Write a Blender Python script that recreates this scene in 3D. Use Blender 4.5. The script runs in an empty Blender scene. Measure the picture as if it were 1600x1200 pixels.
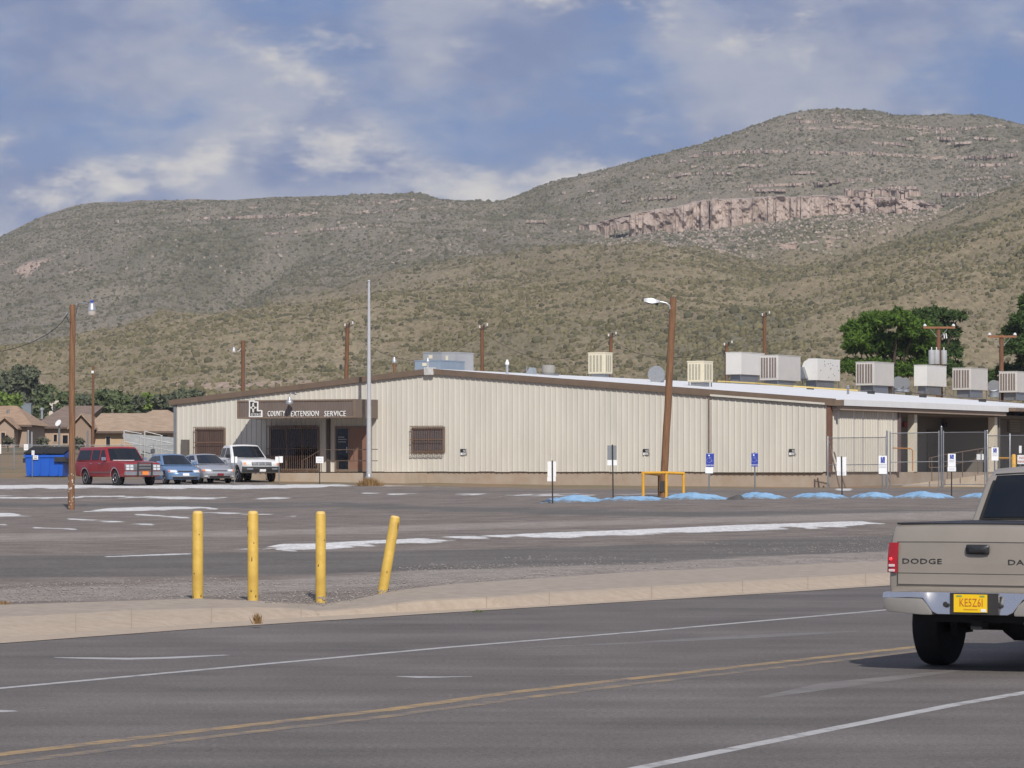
import bpy, bmesh, math, random
import numpy as np
from mathutils import Vector, Matrix
random.seed(7); rng = np.random.default_rng(7)
R = math.radians
scene = bpy.context.scene
col = scene.collection

# ------------------------------------------------------------------ camera, sky, sun, exposure
F = 5500.0          # focal length in pixels of the 1600 px wide photograph
HC = 1.75           # eye height above the road
HY = 737.0          # image row of the horizon
cam_d = bpy.data.cameras.new('camera'); cam = bpy.data.objects.new('camera', cam_d); col.objects.link(cam)
cam_d.sensor_width = 36; cam_d.lens = 36*F/1600; cam_d.shift_y = (HY-600)/1600
cam_d.clip_start = 0.5; cam_d.clip_end = 20000
cam.location = (0, 0, HC); cam.rotation_euler = (R(90), 0, 0)
scene.camera = cam
for k, v in dict(max_bounces=6, diffuse_bounces=3, glossy_bounces=3, transmission_bounces=3, transparent_max_bounces=4, volume_bounces=0).items(): setattr(scene.cycles, k, v)

SUN = Vector((0.197, -1.266, 1.0)).normalized()
sd = bpy.data.lights.new('sun', 'SUN'); sd.energy = 4.0; sd.angle = R(0.5); sd.color = (1.0, 0.955, 0.89)
so = bpy.data.objects.new('sun', sd); col.objects.link(so); so.rotation_euler = SUN.to_track_quat('Z', 'Y').to_euler()
so.location = (0, 0, 60)

world = bpy.data.worlds.new('World'); scene.world = world; world.use_nodes = True
def build_world():
    nt = world.node_tree; N = nt.nodes; L = nt.links; N.clear()
    out = N.new('ShaderNodeOutputWorld'); bg = N.new('ShaderNodeBackground'); L.new(bg.outputs[0], out.inputs[0])
    sky = N.new('ShaderNodeTexSky'); sky.sky_type = 'NISHITA'; sky.sun_disc = False
    sky.sun_elevation = math.asin(SUN.z); sky.sun_rotation = math.atan2(SUN.x, SUN.y)
    sky.altitude = 1300; sky.air_density = 1.0; sky.dust_density = 0.6; sky.ozone_density = 1.5
    bg.inputs[1].default_value = 0.085
    tc = N.new('ShaderNodeTexCoord')
    def mapped(scale, loc=(0, 0, 0)):
        m = N.new('ShaderNodeMapping'); m.inputs['Scale'].default_value = scale; m.inputs['Location'].default_value = loc
        L.new(tc.outputs['Generated'], m.inputs[0]); return m.outputs[0]
    def noise(vec, sc, det, rough, dist=0.0):
        n = N.new('ShaderNodeTexNoise'); n.inputs['Scale'].default_value = sc; n.inputs['Detail'].default_value = det
        n.inputs['Roughness'].default_value = rough; n.inputs['Distortion'].default_value = dist
        L.new(vec, n.inputs['Vector']); return n.outputs['Fac']
    def ramp(fac, stops):
        r = N.new('ShaderNodeValToRGB'); e = r.color_ramp.elements
        while len(e) < len(stops): e.new(0.5)
        for q, (p, c) in zip(e, stops): q.position = p; q.color = c if len(c) == 4 else (*c, 1)
        r.color_ramp.interpolation = 'EASE'
        L.new(fac, r.inputs[0]); return r.outputs[0]
    def math_(op, a, b):
        m = N.new('ShaderNodeMath'); m.operation = op
        for i, q in enumerate((a, b)):
            if isinstance(q, (int, float)): m.inputs[i].default_value = q
            else: L.new(q, m.inputs[i])
        return m.outputs[0]
    def mix(fac, a, b, typ='MIX'):
        m = N.new('ShaderNodeMix'); m.data_type = 'RGBA'; m.blend_type = typ
        for i, q in ((0, fac), (6, a), (7, b)):
            if isinstance(q, (int, float)): m.inputs[i].default_value = q
            elif isinstance(q, tuple): m.inputs[i].default_value = (*q, 1)
            else: L.new(q, m.inputs[i])
        return m.outputs[2]
    S = (1, 1, 2.3); OFF = (8.8, 4.4, 7.7)
    big = noise(mapped(S, OFF), 11, 12, 0.59, 0.0)
    up = noise(mapped(S, (OFF[0]-0.004, OFF[1], OFF[2]+0.026)), 11, 12, 0.59, 0.0)
    cov = ramp(big, [(0.33, (0, 0, 0)), (0.50, (1, 1, 1))])
    soft = noise(mapped((1, 1, 2.0), (1.7, 2.2, 0.3)), 22, 8, 0.55, 0.0)
    lit = math_('MULTIPLY', math_('SUBTRACT', big, up), 4.6)
    litm = ramp(lit, [(0.06, (0, 0, 0)), (0.80, (1, 1, 1))])
    softm = ramp(soft, [(0.38, (0, 0, 0)), (0.66, (1, 1, 1))])
    # cloud colours are radiances before the background strength
    base = mix(softm, (2.2, 2.85, 4.9), (4.7, 5.0, 6.1))
    cream = (8.2, 7.8, 7.3)
    cloud = mix(litm, base, cream)
    c = mix(cov, mix(0.85, sky.outputs[0], (1.25, 2.2, 5.0)), cloud)
    L.new(c, bg.inputs[0])
build_world()
vs = scene.view_settings
vs.view_transform = 'Standard'; vs.look = 'None'; vs.exposure = 0.0; vs.gamma = 1.0; vs.use_curve_mapping = False

# ------------------------------------------------------------------ helpers
def ipl(xs, pts):
    p = np.array(pts, float); return np.interp(xs, p[:, 0], p[:, 1])
def P(px, py, Y):
    return Vector(((px-800)/F*Y, Y, HC+(HY-py)/F*Y))
GY = [-60, 30, 42, 60, 80, 100, 125, 145, 165, 190, 250, 390, 700]
GL = [0, 0, .15, .17, .185, .20, .27, .57, 1.03, 1.52, 2.5, 4.6, 12.5]
GR = [0, 0, .17, .22, .34, .56, .85, .93, 1.0, 1.35, 2.5, 4.6, 12.5]
def G(X, Y):
    t = np.clip((np.asarray(X, float)+20)/32, 0, 1); t = t*t*(3-2*t)
    return (1-t)*np.interp(Y, GY, GL)+t*np.interp(Y, GY, GR)
def Gv(X, Y): return float(G(X, Y))
def onground(px, Y, dz=0):
    X = (px-800)/F*Y; return Vector((X, Y, Gv(X, Y)+dz))
def link(o, parent=None):
    col.objects.link(o)
    if parent is not None: o.parent = parent
    return o
def tag(o, label=None, cat=None, group=None, kind=None):
    if label: o['label'] = label
    if cat: o['category'] = cat
    if group: o['group'] = group
    if kind: o['kind'] = kind
    return o
def empty(name, loc, rz=0, label=None, cat=None, group=None):
    o = bpy.data.objects.new(name, None); o.location = loc; o.rotation_euler = (0, 0, rz); o.empty_display_size = .3
    col.objects.link(o); return tag(o, label, cat, group)
def mesh_np(name, V, Fc, mat, parent=None, smooth=False, nper=None):
    me = bpy.data.meshes.new(name)
    V = np.asarray(V, np.float32); Fc = np.asarray(Fc, np.int32); k = Fc.shape[1]; n = Fc.shape[0]
    me.vertices.add(len(V)); me.vertices.foreach_set('co', V.ravel())
    me.loops.add(n*k); me.loops.foreach_set('vertex_index', Fc.ravel())
    me.polygons.add(n); me.polygons.foreach_set('loop_start', np.arange(0, n*k, k, dtype=np.int32))
    me.polygons.foreach_set('use_smooth', np.full(n, smooth, bool))
    me.update(calc_edges=True)
    if mat: me.materials.append(mat)
    o = bpy.data.objects.new(name, me); return link(o, parent)
def vattr(o, name, arr):
    a = o.data.attributes.new(name, 'FLOAT_COLOR', 'POINT')
    arr = np.asarray(arr, np.float32)
    if arr.shape[1] == 3: arr = np.hstack([arr, np.ones((len(arr), 1), np.float32)])
    a.data.foreach_set('color', arr.ravel())
def grid_faces(nr, nc):
    i = np.arange((nr-1)*(nc-1)); r = i//(nc-1); c = i % (nc-1); a = r*nc+c
    return np.stack([a, a+1, a+nc+1, a+nc], 1)
class MB:
    """collects simple shapes into one mesh"""
    def __init__(s): s.v = []; s.f = []
    def add(s, v, f):
        b = len(s.v); s.v += [tuple(p) for p in v]; s.f += [tuple(b+i for i in q) for q in f]; return s
    def box(s, x0, x1, y0, y1, z0, z1, M=None):
        v = [Vector((x, y, z)) for z in (z0, z1) for y in (y0, y1) for x in (x0, x1)]
        if M is not None: v = [M @ p for p in v]
        return s.add(v, [(0, 2, 3, 1), (4, 5, 7, 6), (0, 1, 5, 4), (2, 6, 7, 3), (0, 4, 6, 2), (1, 3, 7, 5)])
    def bar(s, a, b, w, h=None):
        a = Vector(a); b = Vector(b); h = h or w; d = (b-a); l = d.length
        q = d.to_track_quat('Z', 'Y').to_matrix().to_4x4(); q.translation = a
        return s.box(-w/2, w/2, -h/2, h/2, 0, l, q)
    def tube(s, pts, r, n=8, cap=True):
        pts = [Vector(p) for p in pts]; rs = r if isinstance(r, (list, tuple)) else [r]*len(pts)
        b = len(s.v); prev = None
        for i, p in enumerate(pts):
            d = (pts[min(i+1, len(pts)-1)]-pts[max(i-1, 0)]).normalized()
            ref = Vector((0, 0, 1)) if abs(d.z) < .95 else Vector((1, 0, 0))
            if prev is not None and abs(prev.dot(d)) < .99: u = (prev-d*prev.dot(d)).normalized()
            else: u = d.cross(ref).normalized()
            prev = u; w = d.cross(u)
            for k in range(n):
                t = 2*math.pi*k/n; s.v.append(tuple(p+(u*math.cos(t)+w*math.sin(t))*rs[i]))
        for i in range(len(pts)-1):
            for k in range(n):
                k2 = (k+1) % n; s.f.append((b+i*n+k, b+i*n+k2, b+(i+1)*n+k2, b+(i+1)*n+k))
        if cap:
            s.f.append(tuple(b+k for k in reversed(range(n)))); e = b+(len(pts)-1)*n; s.f.append(tuple(e+k for k in range(n)))
        return s
    def lathe(s, prof, c=(0, 0, 0), axis='Z', n=20, M=None):
        b = len(s.v); c = Vector(c)
        for (r, h) in prof:
            for k in range(n):
                t = 2*math.pi*k/n; a, d = r*math.cos(t), r*math.sin(t)
                p = Vector((a, d, h)) if axis == 'Z' else (Vector((a, h, d)) if axis == 'Y' else Vector((h, a, d)))
                if M is not None: p = M @ p
                s.v.append(tuple(p+c))
        m = len(prof)
        for i in range(m-1):
            for k in range(n):
                k2 = (k+1) % n; s.f.append((b+i*n+k, b+i*n+k2, b+(i+1)*n+k2, b+(i+1)*n+k))
        s.f.append(tuple(b+k for k in reversed(range(n)))); e = b+(m-1)*n; s.f.append(tuple(e+k for k in range(n)))
        return s
    def prism(s, poly, d, M=None):
        """poly of 3D points extruded by vector d"""
        n = len(poly); d = Vector(d); v = [Vector(p) for p in poly]+[Vector(p)+d for p in poly]
        if M is not None: v = [M @ p for p in v]
        return s.add(v, [tuple(range(n))]+[tuple(n+i for i in reversed(range(n)))]+[(i, i+n, (i+1) % n+n, (i+1) % n) for i in range(n)])
    def build(s, name, mat, parent=None, smooth=False, bevel=0, fix=True):
        me = bpy.data.meshes.new(name); me.from_pydata(s.v, [], s.f)
        if fix:
            bm = bmesh.new(); bm.from_mesh(me); bmesh.ops.recalc_face_normals(bm, faces=bm.faces)
            if bevel: bmesh.ops.bevel(bm, geom=[e for e in bm.edges if len(e.link_faces) == 2 and e.calc_face_angle(0) > .6], offset=bevel, segments=2, affect='EDGES', profile=.6)
            bm.to_mesh(me); bm.free()
        if smooth:
            for p in me.polygons: p.use_smooth = True
            try: me.set_sharp_from_angle(angle=R(40))
            except Exception: pass
        if mat: me.materials.append(mat)
        return link(bpy.data.objects.new(name, me), parent)
def copy_tree(o, parent=None):
    c = o.copy(); col.objects.link(c)
    if parent is not None: c.parent = parent
    for ch in list(o.children): copy_tree(ch, c)
    return c
def text_mesh(name, body, size, mat, M, parent, ext=.01, align='CENTER', xs=1.0, space=1.0):
    cu = bpy.data.curves.new('t', 'FONT'); cu.body = body; cu.size = size; cu.extrude = ext; cu.align_x = align; cu.space_character = space
    cu.resolution_u = 2
    t = bpy.data.objects.new('t', cu); me = bpy.data.meshes.new_from_object(t)
    bpy.data.objects.remove(t); bpy.data.curves.remove(cu)
    me.name = name; me.transform(Matrix.Diagonal((xs, 1, 1, 1))); me.transform(M); me.materials.clear(); me.materials.append(mat)
    return link(bpy.data.objects.new(name, me), parent)

# ------------------------------------------------------------------ materials
MATS = {}
def mat(name, c, rough=.7, var=.0, sc=5.0, metal=0.0, bump=0.0, bsc=40.0, c2=None, spec=None, coat=0.0, stretch=None, emis=None):
    if name in MATS: return MATS[name]
    m = bpy.data.materials.new(name); m.use_nodes = True; nt = m.node_tree; N = nt.nodes; L = nt.links
    b = N['Principled BSDF']; b.inputs['Roughness'].default_value = rough; b.inputs['Metallic'].default_value = metal
    b.inputs['Base Color'].default_value = (*c, 1)
    if spec is not None: b.inputs['Specular IOR Level'].default_value = spec
    if coat: b.inputs['Coat Weight'].default_value = coat; b.inputs['Coat Roughness'].default_value = .08
    if emis: b.inputs['Emission Color'].default_value = (*emis[:3], 1); b.inputs['Emission Strength'].default_value = emis[3]
    tc = N.new('ShaderNodeTexCoord'); vec = tc.outputs['Object']
    if stretch:
        mp = N.new('ShaderNodeMapping'); mp.inputs['Scale'].default_value = stretch; L.new(vec, mp.inputs[0]); vec = mp.outputs[0]
    if var or c2:
        n = N.new('ShaderNodeTexNoise'); n.inputs['Scale'].default_value = sc; n.inputs['Detail'].default_value = 6; n.inputs['Roughness'].default_value = .62
        L.new(vec, n.inputs['Vector'])
        r = N.new('ShaderNodeValToRGB'); e = r.color_ramp.elements; e[0].position = .3; e[1].position = .72
        lo = tuple(q*(1-var) for q in c); hi = tuple(min(1, q*(1+var)) for q in c) if c2 is None else c2
        e[0].color = (*lo, 1); e[1].color = (*hi, 1); L.new(n.outputs['Fac'], r.inputs[0]); L.new(r.outputs[0], b.inputs['Base Color'])
    if bump:
        n2 = N.new('ShaderNodeTexNoise'); n2.inputs['Scale'].default_value = bsc; n2.inputs['Detail'].default_value = 4; L.new(vec, n2.inputs['Vector'])
        bp = N.new('ShaderNodeBump'); bp.inputs['Strength'].default_value = bump; bp.inputs['Distance'].default_value = .02
        L.new(n2.outputs['Fac'], bp.inputs['Height']); L.new(bp.outputs[0], b.inputs['Normal'])
    MATS[name] = m; return m
def layered(name, attr, base, layers, rough=.95, bump=.4, bsc=8.0, fine=None, stretch=None):
    """base colour pair, then (channel, colour pair, noise scale, wear) layers mixed by a point attribute of the mesh"""
    m = bpy.data.materials.new(name); m.use_nodes = True; nt = m.node_tree; N = nt.nodes; L = nt.links
    b = N['Principled BSDF']; b.inputs['Roughness'].default_value = rough; b.inputs['Specular IOR Level'].default_value = .15
    tc = N.new('ShaderNodeTexCoord'); vec = tc.outputs['Object']
    if stretch:
        mp = N.new('ShaderNodeMapping'); mp.inputs['Scale'].default_value = stretch; L.new(vec, mp.inputs[0]); vec = mp.outputs[0]
    def nz(sc, det=6, ro=.65):
        n = N.new('ShaderNodeTexNoise'); n.inputs['Scale'].default_value = sc; n.inputs['Detail'].default_value = det; n.inputs['Roughness'].default_value = ro
        L.new(vec, n.inputs['Vector']); return n.outputs['Fac']
    def rp(f, c0, c1, p0=.33, p1=.68):
        r = N.new('ShaderNodeValToRGB'); e = r.color_ramp.elements; e[0].position = p0; e[1].position = p1; e[0].color = (*c0, 1); e[1].color = (*c1, 1)
        L.new(f, r.inputs[0]); return r.outputs[0]
    at = N.new('ShaderNodeAttribute'); at.attribute_name = attr; sp = N.new('ShaderNodeSeparateColor'); L.new(at.outputs['Color'], sp.inputs[0])
    cur = rp(nz(base[2]), base[0], base[1])
    for ch, c0, c1, sc, wear, wsc in layers:
        lc = rp(nz(sc), c0, c1)
        fac = sp.outputs[ch]
        if wear:
            w = N.new('ShaderNodeMath'); w.operation = 'SUBTRACT'; w.inputs[1].default_value = 0.5; L.new(nz(wsc, 8, .7), w.inputs[0])
            w2 = N.new('ShaderNodeMath'); w2.operation = 'MULTIPLY_ADD'; w2.inputs[1].default_value = wear; L.new(w.outputs[0], w2.inputs[0]); L.new(fac, w2.inputs[2])
            r = N.new('ShaderNodeMapRange'); r.inputs[1].default_value = .35; r.inputs[2].default_value = .65; L.new(w2.outputs[0], r.inputs[0]); fac = r.outputs[0]
        mx = N.new('ShaderNodeMix'); mx.data_type = 'RGBA'; L.new(fac, mx.inputs[0]); L.new(cur, mx.inputs[6]); L.new(lc, mx.inputs[7]); cur = mx.outputs[2]
    if fine:
        mx = N.new('ShaderNodeMix'); mx.data_type = 'RGBA'; mx.blend_type = 'MULTIPLY'; mx.inputs[0].default_value = 1
        L.new(cur, mx.inputs[6]); L.new(rp(nz(fine[0], 3, .8), (fine[1],)*3, (fine[2],)*3, .3, .7), mx.inputs[7]); cur = mx.outputs[2]
    L.new(cur, b.inputs['Base Color'])
    if bump:
        bp = N.new('ShaderNodeBump'); bp.inputs['Strength'].default_value = bump; bp.inputs['Distance'].default_value = .03
        L.new(nz(bsc, 4, .7), bp.inputs['Height']); L.new(bp.outputs[0], b.inputs['Normal'])
    return m

M_beige = mat('beige_steel', (.60, .568, .495), .5, .08, 1.3, spec=.3, stretch=(1, 1, .18))
M_brown = mat('brown_trim', (.20, .145, .105), .5, .12, 2)
M_brownrib = mat('brown_ribbed_steel', (.165, .128, .108), .5, .08, 2)
M_conc = mat('foundation_concrete', (.40, .30, .215), .95, .12, 1.2, bump=.3, bsc=12, c2=(.42, .35, .28))
M_kerb = mat('kerb_concrete', (.40, .315, .235), .95, .08, 7, bump=.4, bsc=40, c2=(.46, .375, .29))
M_white = mat('white_paint', (.78, .78, .77), .5, .04, 4)
M_roofw = mat('white_roof_coating', (.74, .74, .74), .7, .06, .7)
M_wood = mat('pole_wood', (.17, .082, .042), .9, .4, 3, bump=.5, bsc=20, stretch=(8, 8, .5))
M_wood2 = mat('aged_pole_wood', (.21, .108, .055), .9, .4, 3, bump=.5, bsc=20, stretch=(8, 8, .5))
M_galv = mat('galvanised_steel', (.34, .35, .36), .4, .12, 6, metal=.7)
M_alu = mat('aluminium', (.48, .49, .50), .42, .05, 5, metal=.6)
M_dark = mat('dark_steel', (.03, .028, .028), .6, .2, 4)
M_black = mat('black_rubber', (.012, .012, .013), .85, .2, 10)
M_glass = mat('dark_glass', (.012, .015, .02), .08, spec=.4)
M_glassbl = mat('tinted_glass', (.02, .03, .05), .08, spec=.6)
M_yel = mat('yellow_paint', (.56, .35, .06), .6, .16, 5, bump=.12, bsc=25, c2=(.68, .455, .09))
M_yelpipe = mat('safety_yellow_pipe', (.68, .36, .04), .5, .1, 5)
M_blue = mat('sign_blue', (.02, .045, .32), .5)
M_sgrey = mat('sign_back_grey', (.22, .23, .24), .5, .08, 3, metal=.2)
M_wpaper = mat('sign_white', (.80, .80, .80), .5, .03, 5)
M_ink = mat('sign_black', (.02, .02, .022), .6)
M_red = mat('sign_red', (.45, .05, .06), .6)
M_cream = mat('cooler_cream', (.66, .60, .45), .5, .05, 2)
M_unit = mat('unit_grey_white', (.60, .575, .54), .5, .05, 1.5)
M_unitw = mat('unit_white', (.74, .73, .70), .5, .04, 1.5)
M_louv = mat('louver_brown', (.19, .145, .125), .7, .2, 8)
M_louvc = mat('cooler_pad', (.36, .33, .25), .9, .25, 20)
M_gas = mat('gas_pipe_yellow', (.62, .47, .16), .6)
M_chrome = mat('chrome', (.75, .76, .78), .12, metal=1.0)
M_tyre = mat('tyre_rubber', (.014, .014, .015), .9, .25, 14)
M_rim = mat('alloy_rim', (.50, .50, .52), .3, metal=.8)

# ------------------------------------------------------------------ setting: ground, road, kerb
def poly_y(u, pts): return ipl(u, pts)
KERB_BACK = [(-700, 985), (-100, 950), (0, 945), (309, 935), (395, 938.5), (470, 943), (505, 944), (560, 935), (620, 922), (700, 913), (850, 903), (1000, 893), (1385, 876), (1700, 862), (2300, 842)]
KZB = [(-700, .185), (400, .18), (470, .12), (505, .09), (570, .125), (660, .185), (2300, .2)]
def smooth_noise(X, Y, sc, seed, octv=3):
    """value noise on world coordinates"""
    out = 0; amp = 1; tot = 0
    for o in range(octv):
        r = np.random.default_rng(seed+o); T = r.random((256, 256))
        x = X/sc*(2**o)+37.3*o; y = Y/sc*(2**o)+11.7*o
        xi = np.floor(x).astype(int); yi = np.floor(y).astype(int); fx = x-xi; fy = y-yi
        fx = fx*fx*(3-2*fx); fy = fy*fy*(3-2*fy)
        g = lambda a, b: T[a % 256, b % 256]
        out = out+amp*((g(xi, yi)*(1-fx)+g(xi+1, yi)*fx)*(1-fy)+(g(xi, yi+1)*(1-fx)+g(xi+1, yi+1)*fx)*fy); tot += amp; amp *= .5
    return out/tot
def band(v, c, h, soft=1.0): return np.clip((h+soft-np.abs(v-c))/(2*soft), 0, 1)
def span(u, a, b, s=12): return np.clip((u-a)/s, 0, 1)*np.clip((b-u)/s, 0, 1)

def build_ground():
    us = np.concatenate([np.linspace(-900, -40, 60), np.linspace(-36, 1640, 480), np.linspace(1660, 2500, 60)])
    ys = [34.0]
    while ys[-1] < 330:
        y = ys[-1]; ys.append(y+max(.06, min(2.5, .5*y*y/(F*1.5))))
    ys = np.array(ys); U, Yg = np.meshgrid(us, ys); X = (U-800)/F*Yg; Z = G(X, Yg)
    V = HY+(HC-Z)*F/Yg
    n1 = smooth_noise(X, Yg, 3.0, 11); n2 = smooth_noise(X, Yg, 14.0, 23); n3 = smooth_noise(X, Yg, .7, 31, 2)
    wob = (n1-.5)*5+(n3-.5)*2.0
    Z = Z+(n2-.5)*.05+(n1-.5)*.03*np.clip((Yg-40)/10, 0, 1)
    asph = np.zeros_like(X); grav = np.zeros_like(X); white = np.zeros_like(X); dirt = np.zeros_like(X)
    VV = V+wob
    # driving lane of older asphalt
    hi = poly_y(U, [(-900, 880), (0, 866), (400, 862), (700, 858), (1000, 849), (1385, 834), (2500, 800)])
    lo = poly_y(U, [(-900, 925), (0, 906), (400, 900), (700, 893), (1000, 884), (1385, 868), (2500, 830)])
    asph = np.clip((VV-hi)/5, 0, 1)*np.clip((lo-VV)/5, 0, 1)
    # second lane further back
    hi2 = poly_y(U, [(-900, 792), (0, 783), (500, 783), (1000, 797), (1400, 795), (2500, 790)])
    asph = np.maximum(asph, .75*band(VV, hi2+6, 5, 3))
    asph = np.maximum(asph, .55*band(VV, 768, 3, 3)*span(U, 500, 1700, 60))
    # pale gravel behind kerb, and pale track
    gb = poly_y(U, [(-900, 950), (0, 930), (300, 920), (700, 902), (1000, 892), (1385, 872), (2500, 835)])
    grav = band(VV, gb, 11, 5)
    gt = poly_y(U, [(-900, 860), (0, 841), (400, 833), (900, 816), (1400, 806), (2500, 795)])
    grav = np.maximum(grav, .8*band(VV, gt, 6, 5))
    grav = np.maximum(grav, .5*band(VV, gt-42, 3, 4)*span(U, -900, 900, 60))
    # painted berms and lines (centre row, half height, wear)
    wn = smooth_noise(X, Yg, 1.6, 51)
    def berm(pts, h, a, b, lift, hw=1.0, wear=0.0):
        nonlocal white, Z
        c = poly_y(U, pts); m = band(V+(n1-.5)*4.5*min(1, h/3)+(n3-.5)*3.0*min(1, h/3), c, (h*np.clip(np.minimum(U-a, b-U)/70, .15, 1) if h > 2.1 else h), 1.0)*span(U, a, b, 10)
        if wear: m = m*np.clip((wn-wear)*6+.5, 0, 1)
        white = np.maximum(white, m*hw)
        if lift: Z = Z+lift*band(V, c-h*.5, h*.8, h)*span(U, a, b, 40)
    berm([(-900, 775), (0, 762), (160, 760.5), (330, 761), (480, 759.5), (565, 758.5)], 2.3, -900, 566, .05)
    berm([(-900, 780), (0, 776), (190, 777), (460, 779), (700, 775)], 2.0, -900, 460, .0, .85, .45)
    berm([(125, 800), (170, 798), (240, 796), (320, 795.5), (350, 797.5)], 2.2, 122, 350, .07)
    berm([(-900, 790), (0, 806), (57, 808)], 3.6, -900, 57, .06)
    berm([(400, 859), (430, 857.5), (500, 857), (560, 853), (620, 850), (700, 845.5), (850, 839), (1000, 833), (1150, 826), (1300, 821), (1390, 818)], 2.3, 402, 1390, .09, 1.0, .24)
    for pts, a, b in (([(100, 811), (245, 820)], 100, 246), ([(205, 804), (302, 810)], 205, 302), ([(42, 823), (125, 828)], 45, 125), ([(330, 801.5), (470, 807)], 300, 470),
                      ([(0, 819), (16, 821)], -200, 16), ([(175, 870), (300, 866)], 160, 305), ([(400, 857), (470, 862)], 425, 470), ([(330, 858), (410, 857)], 330, 410)):
        berm(pts, 1.0, a, b, 0, .95, .36)
    berm([(500, 772), (950, 773), (1000, 772)], 1.6, 560, 1090, 0, .8, .55)
    berm([(560, 759), (800, 757.5)], 1.2, 590, 770, 0, .9, .45)
    berm([(1290, 764), (1340, 765)], 1.4, 1300, 1336, 0, .9)
    # soil beside the buildings and towards the houses
    dirt = np.clip((749-V+wob*.5)/3, 0, 1)*(U < 300)
    gw = poly_y(U, [(280, 757), (560, 759), (900, 765), (1290, 765), (1400, 764), (1600, 766)])
    dirt = np.maximum(dirt, np.clip((gw-V+wob*.4)/3, 0, 1)*(U > 420))
    zk = ipl(U, KZB); Yk = (HC-zk)*F/(KB(U)-HY); w = np.clip(1-(Yg-Yk)/3.0, 0, 1); w = w*w*(3-2*w)
    Z = Z*(1-w)+(zk-.012)*w
    Z = np.where(Yg < Yk-.3, np.minimum(Z-.3, -.15), Z)
    o = mesh_np('ground', np.stack([X, Yg, Z], -1).reshape(-1, 3), grid_faces(*X.shape), None, smooth=True)
    vattr(o, 'zone', np.stack([asph, grav, white, dirt], -1).reshape(-1, 4))
    m = layered('lot_ground', 'zone', ((.148, .126, .110), (.252, .217, .192), .9),
                [('Red', (.125, .114, .106), (.17, .156, .145), .35, .5, 1.3), ('Green', (.22, .195, .172), (.34, .30, .268), 2.0, .7, 1.7),
                 ('Blue', (.52, .51, .50), (.72, .715, .70), 2.5, 1.6, 1.6)], bump=.7, bsc=9, fine=(13, .62, 1.35))
    N = m.node_tree.nodes; L = m.node_tree.links   # soil layer rides in the alpha channel
    b = N['Principled BSDF']; src = b.inputs['Base Color'].links[0].from_socket
    at = [n for n in N if n.type == 'ATTRIBUTE'][0]
    nn = N.new('ShaderNodeTexNoise'); nn.inputs['Scale'].default_value = .35; nn.inputs['Detail'].default_value = 8
    tc = [n for n in N if n.type == 'TEX_COORD'][0]; L.new(tc.outputs['Object'], nn.inputs['Vector'])
    r = N.new('ShaderNodeValToRGB'); e = r.color_ramp.elements; e[0].position = .38; e[1].position = .6
    e[0].color = (.29, .19, .115, 1); e[1].color = (.19, .165, .105, 1); L.new(nn.outputs['Fac'], r.inputs[0])
    mx = N.new('ShaderNodeMix'); mx.data_type = 'RGBA'; L.new(at.outputs['Alpha'], mx.inputs[0]); L.new(src, mx.inputs[6]); L.new(r.outputs[0], mx.inputs[7])
    L.new(mx.outputs[2], b.inputs['Base Color'])
    o.data.materials.append(m); tag(o, kind='structure')
def KB(u): return ipl(u, KERB_BACK)
build_ground()

def uvz(u, v, z):
    Y = (HC-z)*F/(v-HY); return ((u-800)/F*Y, Y, z)

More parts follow.
